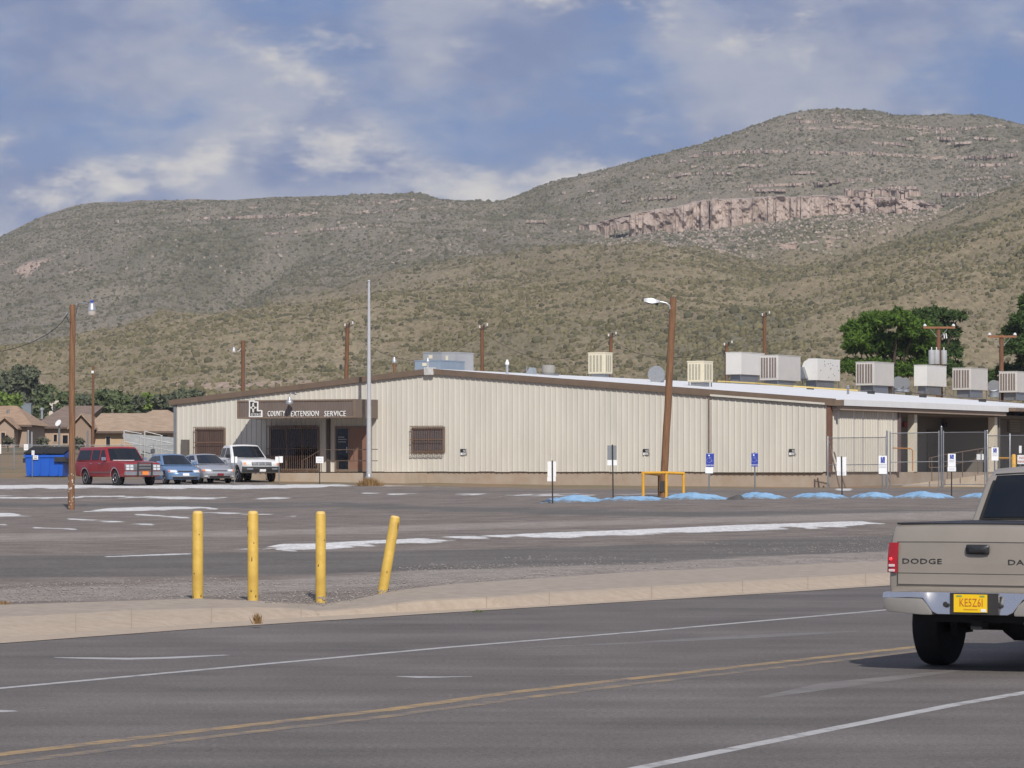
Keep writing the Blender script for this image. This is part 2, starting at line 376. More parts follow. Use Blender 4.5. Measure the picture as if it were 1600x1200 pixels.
def build_kerb():
    g0 = [(-700, 1060), (-100, 1013), (0, 1005), (300, 983), (500, 970), (700, 957), (850, 948), (1000, 939), (1200, 927), (1385, 915), (1700, 897), (2300, 870)]
    top = [(-700, 1015), (-100, 974), (0, 967), (200, 956), (400, 950), (470, 953), (505, 957), (560, 955), (640, 946), (700, 940), (850, 928), (1000, 919.5), (1200, 907.5), (1385, 897), (1700, 880), (2300, 856)]
    zt = [(-700, .13), (400, .13), (470, .085), (505, .065), (570, .075), (660, .13), (2300, .13)]
    zb = [(-700, .185), (400, .18), (470, .12), (505, .09), (570, .125), (660, .185), (2300, .2)]
    us = np.arange(-700, 2300, 10.0); rows = []
    nz = np.array([math.sin(u*.13)*.3+math.sin(u*.037)*.6 for u in us])
    e0 = ipl(us, g0)
    zt_, zb_ = ipl(us, zt), ipl(us, zb)
    gw = ipl(us, [(-700, 9), (0, 9), (500, 7), (800, 3), (2300, 2.2)])
    vt = ipl(us, top); vb = ipl(us, KERB_BACK)
    Y1 = (HC-.012)*F/(e0-gw-HY); Yt = np.maximum((HC-zt_)*F/(vt-HY), Y1+.16); vt = HY+(HC-zt_)*F/Yt
    vb = HY+(HC-zb_)*F/np.maximum((HC-zb_)*F/(vb-HY), Yt+.5)
    lay = [(e0+nz*.12, np.full_like(us, .006)), (e0-gw, np.full_like(us, .012))]
    Yb = (HC-zb_)*F/(vb-HY); vz = lambda Y, z: HY+(HC-z)*F/Y
    for k, q in ((.5, .62), (.85, .93), (1.0, 1.0)):
        z = .012+(zt_-.012)*q; lay.append((vz(Y1+(Yt-Y1)*k, z), z))
    for k in (.06, .5, 1.0):
        z = zt_*(1-k)+zb_*k+(.006 if k == .06 else 0); lay.append((vz(Yt+(Yb-Yt)*k, z), z))
    for v, z in lay: rows.append([uvz(u, a, b) for u, a, b in zip(us, v, z)])
    last = rows[-1]; rows.append([(x, y+.25, z-.12) for x, y, z in last])
    o = mesh_np('kerb', np.array(rows[:6]).reshape(-1, 3), grid_faces(6, len(us)), M_kerb, smooth=False); tag(o, kind='structure')
    o2 = mesh_np('sidewalk', np.array(rows[5:]).reshape(-1, 3), grid_faces(len(rows)-5, len(us)), mat('sidewalk_concrete', (.325, .27, .215), .95, .10, 5, bump=.4, bsc=40, c2=(.40, .335, .27)), smooth=False); tag(o2, kind='structure')
    # expansion joints
    k = 0
    for u in (118, 205, 330, 470, 620, 760, 858, 1018, 1160, 1262, 1352):
        mb = MB()
        for r0, r1 in zip(rows[1:5], rows[2:6]):
            def at(row, uu, dz=.006):
                i = int((uu+700)//10); f = (uu+700)/10-i; a, b = row[i], row[i+1]
                return tuple(a[j]*(1-f)+b[j]*f+(dz if j == 2 else (-.004 if j == 1 else 0)) for j in range(3))
            mb.add([at(r0, u), at(r0, u+.8), at(r1, u+.8), at(r1, u)], [(0, 1, 2, 3)])
        mb.build('kerb_joint', mat('joint_dirt', (.30, .24, .185), .95), o)
build_kerb()

def build_road():
    o = mesh_np('road', [(-90, -60, 0), (120, -60, 0), (120, 130, 0), (-90, 130, 0)], [(0, 1, 2, 3)], None)
    # keep the road plane below the lot: it is a sheet that ends at the gutter
    us = np.arange(-1200, 2301, 25.0)
    edge = [uvz(u, v, .0) for u, v in zip(us, ipl(us, [(-1200, 1105), (-700, 1058), (-100, 1011), (0, 1003), (300, 981), (500, 968), (700, 955), (850, 946), (1000, 937), (1200, 925), (1385, 913), (1700, 895), (2300, 868)]))]
    bpy.data.objects.remove(o)
    V = [(x, y, 0) for x, y, z in edge]+[(x+30, y-60, 0) for x, y, z in edge]
    n = len(us); o = mesh_np('road', V, [(i, i+1, n+i+1, n+i) for i in range(n-1)], None)
    m = bpy.data.materials.new('road_asphalt'); m.use_nodes = True; N = m.node_tree.nodes; L = m.node_tree.links; b = N['Principled BSDF']
    b.inputs['Roughness'].default_value = .85; b.inputs['Specular IOR Level'].default_value = .3
    tc = N.new('ShaderNodeTexCoord'); mp = N.new('ShaderNodeMapping'); mp.inputs['Rotation'].default_value = (0, 0, -R(62)); mp.inputs['Scale'].default_value = (.10, 1.1, 1); L.new(tc.outputs['Object'], mp.inputs[0])
    def nz(vec, sc, det=6, ro=.6):
        n = N.new('ShaderNodeTexNoise'); n.inputs['Scale'].default_value = sc; n.inputs['Detail'].default_value = det; n.inputs['Roughness'].default_value = ro; L.new(vec, n.inputs['Vector']); return n.outputs['Fac']
    def rp(f, c0, c1, p0, p1):
        r = N.new('ShaderNodeValToRGB'); e = r.color_ramp.elements; e[0].position = p0; e[1].position = p1; e[0].color = (*c0, 1); e[1].color = (*c1, 1); L.new(f, r.inputs[0]); return r.outputs[0]
    a = rp(nz(mp.outputs[0], .9), (.114, .101, .092), (.168, .150, .138), .32, .7)
    def mul(x, y):
        k = N.new('ShaderNodeMix'); k.data_type = 'RGBA'; k.blend_type = 'MULTIPLY'; k.inputs[0].default_value = 1; L.new(x, k.inputs[6]); L.new(y, k.inputs[7]); return k.outputs[2]
    a = mul(a, rp(nz(tc.outputs['Object'], .5, 5), (.78,)*3, (1.16,)*3, .3, .7))
    a = mul(a, rp(nz(tc.outputs['Object'], 26, 3, .8), (.62,)*3, (1.42,)*3, .3, .7))
    a = mul(a, rp(nz(tc.outputs['Object'], 90, 2, .8), (.6,)*3, (1.4,)*3, .32, .68))
    L.new(a, b.inputs['Base Color'])
    bp = N.new('ShaderNodeBump'); bp.inputs['Strength'].default_value = .35; bp.inputs['Distance'].default_value = .01; L.new(nz(tc.outputs['Object'], 45, 3), bp.inputs['Height']); L.new(bp.outputs[0], b.inputs['Normal'])
    o.data.materials.append(m); tag(o, kind='structure')
    return o
road = build_road()
def worn(name, c, wear, sc=3.0):
    """road paint worn through to the asphalt in patches"""
    m = bpy.data.materials.new(name); m.use_nodes = True; N = m.node_tree.nodes; L = m.node_tree.links; b = N['Principled BSDF']; b.inputs['Roughness'].default_value = .8
    tc = N.new('ShaderNodeTexCoord'); n = N.new('ShaderNodeTexNoise'); n.inputs['Scale'].default_value = sc; n.inputs['Detail'].default_value = 9; n.inputs['Roughness'].default_value = .75; L.new(tc.outputs['Object'], n.inputs['Vector'])
    r = N.new('ShaderNodeValToRGB'); e = r.color_ramp.elements; e[0].position = wear-.08; e[1].position = wear+.1; e[0].color = (.142, .127, .116, 1); e[1].color = (*c, 1); L.new(n.outputs['Fac'], r.inputs[0]); L.new(r.outputs[0], b.inputs['Base Color'])
    return m
def marking(name, pts, w, m, z=.0014):
    """painted strip through ground points given as photograph columns and rows"""
    W = [Vector(uvz(u, v, 0)) for u, v in pts]; V = []; n = len(W)
    for i, p in enumerate(W):
        d = (W[min(i+1, n-1)]-W[max(i-1, 0)]).normalized(); s = Vector((-d.y, d.x, 0)); ww = w[i] if isinstance(w, list) else w
        V += [p+s*ww/2+Vector((0, 0, z)), p-s*ww/2+Vector((0, 0, z))]
    o = mesh_np(name, V, [(2*i, 2*i+1, 2*i+3, 2*i+2) for i in range(n-1)], m); tag(o, kind='structure'); return o
PW = worn('road_paint_white', (.42, .41, .40), .40); PY = worn('road_paint_yellow', (.37, .25, .115), .47); PYf = worn('road_paint_yellow_faded', (.33, .23, .12), .53)
marking('lane_line', [(-400, 1111), (0, 1075.5), (300, 1048), (700, 1011.5), (1000, 987), (1385, 953), (1800, 917)], .12, PW)
marking('lane_line', [(820, 1237), (1000, 1200), (1300, 1139), (1490, 1101.5), (1620, 1079), (1800, 1045)], .13, PW)
marking('centre_line', [(-300, 1218), (0, 1179), (300, 1143), (600, 1110), (800, 1082), (1000, 1059), (1250, 1031), (1500, 1003)], .17, PY)
marking('centre_line', [(-300, 1236), (0, 1193), (300, 1155), (600, 1120), (800, 1093), (1000, 1068), (1250, 1039), (1500, 1010)], .15, PYf)
marking('turn_arrow', [(85, 1027.5), (140, 1028.5), (200, 1029.5), (260, 1028), (355, 1023.5)], [.06, .26, .32, .28, .10], worn('road_paint_arrow', (.40, .39, .38), .36))
marking('turn_arrow', [(620, 1057), (660, 1058), (690, 1058), (738, 1057)], [.04, .26, .14, .04], worn('road_paint_arrow_old', (.42, .41, .40), .42))
marking('turn_arrow', [(-60, 1109), (0, 1112), (26, 1111)], [.2, .26, .08], PW)
PATCH = worn('asphalt_sealer', (.19, .175, .162), .47, 2.2)
marking('road_patch', [(820, 1012), (1000, 1004), (1180, 994), (1340, 986)], [.1, .22, .55, .1], PATCH, .0008)

marking('road_patch', [(1190, 1090), (1320, 1068), (1500, 1047)], [.1, .4, .1], PATCH, .0008)

# ------------------------------------------------------------------ setting: hills
HU = [-900, -300, 0, 112, 225, 337, 487, 600, 700, 850, 1000, 1100, 1200, 1300, 1400, 1500, 1600, 1900, 2600]
y2 = [610, 590, 557, 533, 517, 495, 474, 450, 432, 412, 398, 405, 416, 402, 372, 336, 302, 262, 300]
Y2 = [1250, 1250, 1250, 1250, 1250, 1250, 1280, 1300, 1320, 1340, 1360, 1400, 1480, 1560, 1600, 1620, 1620, 1620, 1620]
y3 = [540, 505, 455, 425, 402, 388, 378, 374, 374, 372, 364, 358, 352, 348, 344, 330, 306, 280, 310]
Y3 = [1900]*8+[1900, 1900, 1880, 1860, 1850, 1850, 1850, 1850, 1850, 1850, 1850]
y4 = ipl(HU, [(-900, 520), (-300, 420), (-100, 392), (0, 368), (60, 341), (112, 323), (150, 315), (300, 312), (560, 306.5), (655, 304), (690, 312), (770, 317), (790, 314), (860, 285), (950, 265), (1090, 228), (1200, 188), (1290, 173), (1370, 176), (1390, 182), (1500, 183), (1550, 186), (1600, 196), (1900, 250), (2600, 420)])
SKY4 = [(-900, 520), (-300, 420), (-100, 392), (0, 368), (60, 341), (112, 323), (150, 315), (300, 312), (560, 306.5), (655, 304), (690, 312), (770, 317), (790, 314), (860, 285), (950, 265), (1000, 252), (1090, 228), (1150, 208), (1200, 189), (1240, 179), (1290, 173), (1370, 176), (1392, 182), (1500, 183), (1550, 186), (1600, 196), (1900, 250), (2600, 420)]
Y4 = ipl(HU, [(-900, 2500), (600, 2500), (800, 2300), (1000, 2200), (2600, 2200)])
def hz(v, Y): return HC+(HY-v)/F*Y
def hill_profile(U, Yq):
    """height of the hills for columns U (1D) and distances Yq (1D)"""
    sk = ipl(U, SKY4); a2 = ipl(U, list(zip(HU, y2))); d2 = ipl(U, list(zip(HU, Y2))); a3 = ipl(U, list(zip(HU, y3))); d3 = ipl(U, list(zip(HU, Y3))); d4 = ipl(U, list(zip(HU, Y4)))
    ker = np.exp(-np.linspace(-2, 2, 17)**2); ker /= ker.sum()
    sm = lambda a: np.convolve(np.pad(a, 8, 'edge'), ker, 'valid')
    a2, d2, a3, d3, d4 = map(sm, (a2, d2, a3, d3, d4))
    out = np.zeros((len(Yq), len(U)))
    dip = ipl(U, [(-900, 16), (300, 16), (450, 7), (600, -4), (1000, -5), (1150, 4), (1500, 14), (1700, 10), (2600, 0)])
    for j in range(len(U)):
        z2 = hz(a2[j], d2[j]); z3 = hz(a3[j], d3[j]); z4 = hz(sk[j], d4[j])
        ky = [300, 390, 520, 700, 950, d2[j]-70, d2[j], d2[j]+130, d3[j]-150, d3[j], (d3[j]+d4[j])/2, d4[j]-40, d4[j], d4[j]+120, d4[j]+500, 4000]
        zf = lambda t: 12.5+(z2-12.5)*t
        kz = [3.25, 4.6, 7.6, 12.5, zf(.40), zf(.90), z2, z2-dip[j]*.7+2, z3-(z3-z2)*.45-dip[j]*.3, z3, z3+(z4-z3)*.52, z4-5, z4, z4-6, z4-60, 20]
        out[:, j] = np.interp(Yq, ky, kz)
    return out
US_H = np.concatenate([np.linspace(-900, -60, 40), np.arange(-56, 1660, 3.0), np.linspace(1664, 2600, 40)])
YS_H = np.concatenate([np.arange(296, 700, 9.0), np.arange(700, 1700, 6.5), np.arange(1700, 2560, 6.0), np.arange(2560, 4000, 90.0)])
HG = hill_profile(US_H, YS_H)
def gsmooth(A, sy, n):
    k = np.exp(-np.linspace(-2, 2, 2*n+1)**2); k /= k.sum()
    P_ = np.pad(A, ((n, n), (0, 0)), 'edge'); return sum(k[i]*P_[i:i+A.shape[0]] for i in range(2*n+1))
HG[40:] = gsmooth(HG, 0, 5)[40:]
UU, YY = np.meshgrid(US_H, YS_H); XX = (UU-800)/F*YY
def ridged(X, Y, sc, seed): return 1-np.abs(2*smooth_noise(X, Y, sc, seed, 4)-1)
far = np.clip((YY-650)/300, 0, 1); keep = 1-.8*np.exp(-((YY-np.interp(UU, HU, Y4))/90)**2)
HG = HG+far*keep*((ridged(XX*1.0+YY*.25, YY*.45, 110, 77)-.6)*15+(smooth_noise(XX, YY, 40, 91)-.5)*6)+np.clip((YY-700)/600, 0, 1)*(smooth_noise(XX, YY, 12, 5, 2)-.5)*1.8
# gully running down on the left flank
gx = np.interp(YY, [1250, 1500, 1900], [300, 330, 470]); win = np.clip((YY-1270)/60, 0, 1)*np.clip((1950-YY)/250, 0, 1); HG += win*(-16*np.exp(-((UU-gx+35)/75)**2)+7*np.exp(-((UU-gx-110)/90)**2))
VH = HY+(HC-HG)*F/YY
upper = np.clip((YY-np.interp(UU, HU, Y2)+np.interp(UU, [300, 600], [-20, 150])+120*(smooth_noise(XX, YY, 70, 801)-.5))/np.interp(UU, [300, 600], [160, 420]), 0, 1)*np.clip(1.05-.4*(UU > 1150)*np.clip((340-VH)/-60, 0, 1), 0, 1)
upn = np.clip(upper*1.0+(smooth_noise(XX, YY, 120, 401)-.5)*.5*upper, 0, 1)
rock = np.zeros_like(UU)
STRATA = [  # thin limestone ledges: columns, rows
    ([(1180, 197), (1300, 187), (1400, 198), (1480, 203), (1600, 196)], .7), ([(1060, 245), (1200, 236), (1300, 238), (1400, 243), (1480, 247), (1600, 240)], .9),
    ([(1230, 200), (1330, 199), (1400, 207), (1480, 206)], .6), ([(1400, 217), (1560, 216)], .6), ([(1480, 260), (1600, 256)], .7),
    ([(1020, 252), (1140, 249)], .4), ([(1080, 262), (1210, 258)], .4), ([(1150, 292), (1250, 288), (1330, 282), (1390, 281)], .9), ([(1320, 295), (1430, 295), (1440, 301)], .9), ([(1470, 302), (1530, 304), (1545, 300), (1600, 296)], .9),
    ([(310, 343), (430, 338), (560, 331), (680, 325)], .7), ([(110, 350), (200, 346)], .4), ([(410, 366), (520, 358), (600, 352)], .5), ([(800, 347), (900, 344)], .5), ([(870, 300), (1000, 296)], .3)]
for pts, a in STRATA:
    c = ipl(UU, pts)+(smooth_noise(XX, YY, 30, 9)-.5)*5
    rock = np.maximum(rock, a*band(VH, c, 2.0, .9)*span(UU, pts[0][0], pts[-1][0], 30)*(YY > 1700)*np.clip((smooth_noise(XX, YY, 22, 19)-.3)*5, 0, 1))
# pinkish outcrop on the far left and scree below the cliff
rock = np.maximum(rock, .95*np.clip((smooth_noise(XX, YY, 20, 61)-.42)*5, 0, 1)*np.exp(-((UU-60)/95)**2)*band(VH, 420-(UU-60)*.02, 14, 12)*(YY > 1300))
rock = np.maximum(rock, .6*np.clip((smooth_noise(XX, YY, 9, 63, 2)-.55)*6, 0, 1)*span(UU, 980, 1400, 90)*band(VH, 385, 24, 16)*(YY > 1600))
rock = np.maximum(rock, .6*np.clip((smooth_noise(XX, YY*.5, 16, 65, 2)-.58)*6, 0, 1)*(YY < 1250)*(YY > 640)*band(VH, 600, 12, 12))
gully = np.exp(-((UU-gx)/85)**2)*np.clip((YY-1255)/60, 0, 1)*np.clip((1900-YY)/300, 0, 1)
gr2 = np.clip(gully+.7*np.clip((smooth_noise(XX, YY*.35, 60, 301)-.62)*6, 0, 1)+np.clip((720-YY)/60, 0, 1)*.7, 0, 1)
hill = mesh_np('hills', np.stack([XX, YY, HG], -1).reshape(-1, 3), grid_faces(*XX.shape), None, smooth=True)
vattr(hill, 'cover', np.stack([upn, gr2, rock], -1).reshape(-1, 3))
hill.data.materials.append(layered('hill_ground', 'cover', ((.190, .153, .090), (.26, .21, .13), .02),
    [('Red', (.166, .143, .105), (.228, .195, .147), .03, 0, 1), ('Green', (.10, .10, .065), (.15, .14, .09), .03, 0, 1), ('Blue', (.33, .235, .185), (.44, .33, .27), .05, .3, .2)], bump=0, fine=(.85, .62, 1.42), stretch=(1, .16, .6)))
tag(hill, kind='structure')

def interp_hill(u, Y):
    iu = np.clip(np.searchsorted(US_H, u)-1, 0, len(US_H)-2); iy = np.clip(np.searchsorted(YS_H, Y)-1, 0, len(YS_H)-2)
    fu = (u-US_H[iu])/(US_H[iu+1]-US_H[iu]); fy = (Y-YS_H[iy])/(YS_H[iy+1]-YS_H[iy])
    g = lambda A: (A[iy, iu]*(1-fu)+A[iy, iu+1]*fu)*(1-fy)+(A[iy+1, iu]*(1-fu)+A[iy+1, iu+1]*fu)*fy
    return g(HG), g(upn), g(rock), g(gr2)

def scatter_shrubs():
    # low domes: a tip, a bulging ring and a foot ring
    ang = np.arange(5)*2*math.pi/5
    dome = np.array([(0, 0, 1.0)]+[(math.cos(a)*.95, math.sin(a)*.95, .55) for a in ang]+[(math.cos(a+.6)*.8, math.sin(a+.6)*.8, -.25) for a in ang])
    fc = np.array([(0, 1+k, 1+(k+1) % 5) for k in range(5)]+[(1+k, 6+k, 1+(k+1) % 5) for k in range(5)]+[(1+(k+1) % 5, 6+k, 6+(k+1) % 5) for k in range(5)])
    NV = len(dome); n = 170000
    Y = 640+(2480-640)*rng.random(n)**.85; u = -60+1740*rng.random(n)
    z, up_, rk, gr = interp_hill(u, Y)
    d = smooth_noise((u-800)/F*Y, Y, 45, 501)
    keepm = rng.random(n) < np.clip(.42+(d-.4)*1.8+gr*.5, .15, 1)*(1-.8*rk)
    u, Y, z, up_, gr = (a[keepm] for a in (u, Y, z, up_, gr)); n = len(u); X = (u-800)/F*Y
    r = (.32+.66*rng.random(n)**2.4)*(1+.35*gr)*(.75+.25*np.clip((Y-600)/1200, 0, 1))*np.where(rng.random(n) < .03, 1.6, 1)
    V = dome[None]*(1+.45*(rng.random((n, NV, 1))-.5)); V = V*r[:, None, None]*np.array([1.1, 1.1, 1.25]); V[:, :, 0] += X[:, None]; V[:, :, 1] += Y[:, None]; V[:, :, 2] += z[:, None]
    Fq = (fc[None]+NV*np.arange(n)[:, None, None]).reshape(-1, 3)
    o = mesh_np('hill_shrubs', V.reshape(-1, 3), Fq, None, smooth=True)
    ol = np.array([.150, .132, .074]); gy = np.array([.135, .124, .084]); dk = np.array([.075, .075, .048])
    k = rng.random(n)[:, None]; c = ol*(1-up_[:, None])+gy*up_[:, None]; c = np.where(k < .28, dk*.7+c*.3, c)*(.75+.55*rng.random((n, 1)))
    vattr(o, 'tint', np.repeat(c, NV, 0))
    m = bpy.data.materials.new('shrub_foliage'); m.use_nodes = True; a = m.node_tree.nodes.new('ShaderNodeAttribute'); a.attribute_name = 'tint'; b = m.node_tree.nodes['Principled BSDF']
    m.node_tree.links.new(a.outputs['Color'], b.inputs['Base Color']); b.inputs['Roughness'].default_value = 1; b.inputs['Specular IOR Level'].default_value = .05
    o.data.materials.append(m)
    tag(o, 'scattered desert shrubs dotting the slopes of the mountain', 'shrubs', kind='stuff')
scatter_shrubs()

def build_cliff(name, top, bot, Yd, seed, label_w=7.0, depth=7.0):
    """weathered cliff band: a rock face of vertical blocks standing out from the slope"""
    us = np.arange(top[0][0], top[-1][0], 1.0); nv = 26
    X0 = (us-800)/F*Yd
    r = np.random.default_rng(seed)
    edges = [us[0]]
    while edges[-1] < us[-1]: edges.append(edges[-1]+label_w*(.35+2.6*r.random()**2))
    edges = np.array(edges); idx = np.searchsorted(edges, us, 'right')-1
    off = r.random(len(edges)+1)*depth*.7; topo = (r.random(len(edges)+1)-.5)*5; boto = (r.random(len(edges)+1)-.5)*14; ck = r.random(len(edges)+1)**4
    pos = (us-edges[idx])/np.maximum(np.append(np.diff(edges), label_w)[idx], 1); crack = 1-np.clip(np.minimum(pos, 1-pos)/.14, 0, 1)
    tv = ipl(us, top)+topo[idx]*.6; bv = ipl(us, bot)+boto[idx]
    taper = np.clip(np.minimum(us-us[0], us[-1]-us)/40, .1, 1)
    mid = (tv+bv)/2; tv = mid+(tv-mid)*taper; bv = mid+(bv-mid)*taper
    rows = []
    for k in range(nv):
        t = k/(nv-1); v = tv*(1-t)+bv*t
        led = smooth_noise(us*1.0, np.full_like(us, t*34+seed), 11, seed+3, 4)
        y = Yd-off[idx]*(.4+.6*t)+crack*6*ck[idx]*np.clip(.2+led*1.2,0,1)-led*14.0-6*t
        if k == 0: y = y+10
        if k == nv-1: v = v+8
        rows.append(np.stack([(us-800)/F*y, y, hz(v, y)], -1))
    V = np.concatenate(rows); o = mesh_np(name, V, grid_faces(nv, len(us)), mat('cliff_rock', (.34, .255, .205), .95, .25, .10, bump=.8, bsc=.5, c2=(.50, .40, .335), stretch=(1, 1, .5)))
    tag(o, kind='structure'); return o
build_cliff('cliff', [(905, 354), (945, 344), (1000, 330), (1060, 322), (1100, 312), (1160, 309), (1220, 306), (1300, 306), (1380, 308), (1420, 309), (1478, 320)],
            [(905, 356), (945, 357), (1000, 356), (1060, 362), (1110, 358), (1160, 352), (1230, 351), (1290, 338), (1340, 333), (1420, 331), (1478, 324)], 1838, 5)
build_cliff('cliff_ledge', [(1320, 298), (1370, 294), (1440, 296)], [(1320, 301), (1370, 300), (1440, 302)], 1850, 8, 5, 3)

def first_hit(u, v):
    """distance at which the slope first rises to row v in column u (upper slopes only)"""
    j = int(np.clip(np.searchsorted(US_H, u), 1, len(US_H)-1)); c = VH[:, j]; k = np.where((YS_H > 1640) & (c <= v))[0]
    return float(YS_H[k[0]]) if len(k) else None
def rock_ledges():
    """thin broken limestone bands that step out of the slope"""
    M = mat('ledge_rock', (.31, .235, .19), .95, .25, .12, c2=(.45, .355, .295)); r = np.random.default_rng(12)
    extra = [([(1000, 276), (1100, 272), (1230, 270), (1330, 268)], .6), ([(1290, 221), (1420, 226), (1600, 222)], .6), ([(1230, 183), (1330, 181), (1400, 187)], .5), ([(1120, 300), (1230, 296)], .7), ([(1440, 283), (1600, 276)], .6), ([(930, 318), (1060, 308)], .5), ([(240, 330), (420, 325)], .5), ([(480, 318), (660, 314)], .5)]
    for pts, a in STRATA+extra:
        us = np.arange(pts[0][0], pts[-1][0], 2.0); vv = ipl(us, pts)+(smooth_noise(us, us*0, 40, int(pts[0][0]), 3)-.5)*7; on = smooth_noise(us, us*0+3, 14, int(pts[0][0])+5, 3) < .30+.36*a
        V = []; Fq = []; prev = None
        for u, v, k in zip(us, vv, on):
            Y = first_hit(u, v) if k else None
            if Y is None: prev = None; continue
            Y -= 3; h = (1.3+1.6*r.random())*(.6+.6*a); b = len(V); jy = r.uniform(-2.5, 2.5)
            for dv, dy in ((-h, 4.0), (-h*.9, jy-3.0), (h*.9, jy-4.5), (h+7, 2.0)): y = Y+dy; V.append(((u-800)/F*y, y, hz(v+dv, y)))
            if prev is not None: Fq += [(prev+q, b+q, b+q+1, prev+q+1) for q in range(3)]
            prev = b
        if Fq: tag(mesh_np('rock_ledge', V, Fq, M), kind='structure')
rock_ledges()
def scree():
    """fallen boulders below the cliff and loose rocks over the upper slopes"""
    r = np.random.default_rng(33); n = 5200; m = 2600
    u = np.concatenate([r.uniform(920, 1470, m), r.uniform(-40, 1640, n-m)]); v = np.concatenate([ipl(u[:m], [(920, 356), (1110, 362), (1300, 342), (1470, 326)])+r.random(m)**1.5*55, r.uniform(200, 430, n-m)])
    P_ = []
    for a, b in zip(u, v):
        Y = first_hit(a, b)
        if Y: P_.append((a, Y))
    u, Y = np.array(P_).T; n = len(u); z, _, _, _ = interp_hill(u, Y); X = (u-800)/F*Y; s = .25+1.0*r.random(n)**3
    oc = np.array([(1, 0, 0), (-1, 0, 0), (0, 1, 0), (0, -1, 0), (0, 0, 1), (0, 0, -1)], float); fc = np.array([(0, 2, 4), (2, 1, 4), (1, 3, 4), (3, 0, 4), (2, 0, 5), (1, 2, 5), (3, 1, 5), (0, 3, 5)])
    Q = np.linalg.qr(r.normal(size=(n, 3, 3)))[0]; V = np.einsum('vi,nij->nvj', oc, Q)*s[:, None, None]*(1+.7*(r.random((n, 6, 1))-.5)); V += np.stack([X, Y, z+s*.25], -1)[:, None]
    o = mesh_np('scree', V.reshape(-1, 3), (fc[None]+6*np.arange(n)[:, None, None]).reshape(-1, 3), mat('scree_rock', (.27, .215, .175), .95, c2=(.45, .37, .31), sc=.3)); tag(o, 'fallen boulders and rocks strewn below the cliff', 'rocks', kind='stuff')
scree()

# ------------------------------------------------------------------ the steel building
BL = Vector((-17.5, 183.7)); EX = Vector((.8678, -.4969)); EY = Vector((.4969, .8678)); WID = 37.3; XR = 15.55; ZB = 1.75
ZL, ZP, ZR = 5.53, 6.90, 5.20; DEP = 40.0
def bl(px, py, axis, c):
    """building coordinates of the photograph point (px, py) on the local plane axis = c"""
    d = (Vector(((px-800)/F, 1)), (HY-py)/F); o = (-BL.dot(EX), -BL.dot(EY)); dl = (d[0].dot(EX), d[0].dot(EY))
    i = 0 if axis == 'x' else 1; t = (c-o[i])/dl[i]
    return (o[0]+t*dl[0], o[1]+t*dl[1], HC+t*d[1], t)
def fx(px, c=0.0): return bl(px, 700, 'y', c)[0]
def fz(px, py, c=0.0): return bl(px, py, 'y', c)[2]
def roofz(x): return ZL+(ZP-ZL)*x/XR if x < XR else ZP-(ZP-ZR)*(x-XR)/(WID-XR)
def roof_hit(px, py):
    d = (Vector(((px-800)/F, 1)), (HY-py)/F); o = (-BL.dot(EX), -BL.dot(EY)); dl = (d[0].dot(EX), d[0].dot(EY)); s = (ZP-ZR)/(WID-XR)
    t = (ZP+s*XR-s*o[0]-HC)/(d[1]+s*dl[0]); return (o[0]+t*dl[0], o[1]+t*dl[1], HC+t*d[1], t)
BROT = math.atan2(EX.y, EX.x)
def bw(x, y, z): p = BL+EX*x+EY*y; return Vector((p.x, p.y, z))
bld = empty('office_building', (BL.x, BL.y, 0), BROT, 'long low beige ribbed steel building with brown trim and county extension service sign', 'building')
# core walls (behind the siding) and foundation
mb = MB()
def gable_poly(y, dz=-.2):
    return [(0.1, y, ZB-.1), (WID-.1, y, ZB-.1), (WID-.1, y, ZR+dz), (XR, y, ZP+dz), (0.1, y, ZL+dz)]
mb.prism(gable_poly(.05), (0, .25, 0)); mb.box(.05, .3, .3, DEP, ZB-.1, ZL-.25); mb.box(WID-.25, WID-.03, .3, 7.75, ZB-.1, ZR-.25); mb.prism(gable_poly(DEP-.3), (0, .25, 0))
mb.build('wall', M_beige, bld)
mb = MB(); mb.box(0.02, WID-.02, 0, 8, .2, ZB-.02); mb.box(.02, WID-4, 8, DEP, .2, ZB-.021); mb.box(WID-4, WID-.02, 8, DEP, .2, ZB-.019)
mb.build('foundation', M_conc, bld)
def siding(axis, a, b, z0, ztop, parent, m, pitch=.305, out=.08, rib=.04, flip=1, name='siding_panel'):
    """one ribbed sheet from a to b along the wall"""
    xs = [a]; ds = [0.0]
    k = math.ceil((a+.05)/pitch-.5)
    while (k+.5)*pitch < b-.05:
        xr = (k+.5)*pitch
        for dx, dd in ((-.038, 0), (-.022, rib), (.022, rib), (.038, 0)): xs.append(xr+dx); ds.append(dd)
        k += 1
    xs.append(b); ds.append(0.0)
    if a < XR < b and axis == 'y': pass
    V = []
    for x, d in zip(xs, ds):
        zt = ztop(x)
        for z in (z0, zt): V.append((x, -(out+d), z) if axis == 'y' else (WID+out+d, x, z))
    n = len(xs); f = [(2*i, 2*i+2, 2*i+3, 2*i+1) for i in range(n-1)]
    if axis == 'y' and flip < 0: V = [(x, -y, z) for x, y, z in V]
    o = MB().add(V, f).build(name, m, parent, fix=False); return o
x = 0.0
while x < WID-.01:
    b = min(WID, x+.915)
    siding('y', x, b, ZB+random.uniform(-.012, .012), lambda q: roofz(q)-.16, bld, M_beige); x = b
y = 0.0
while y < 7.7:
    b = min(7.8, y+.915); siding('x', y+.12 if y == 0 else y, b, ZB, lambda q: ZR-.32, bld, M_beige, pitch=.2); y = b
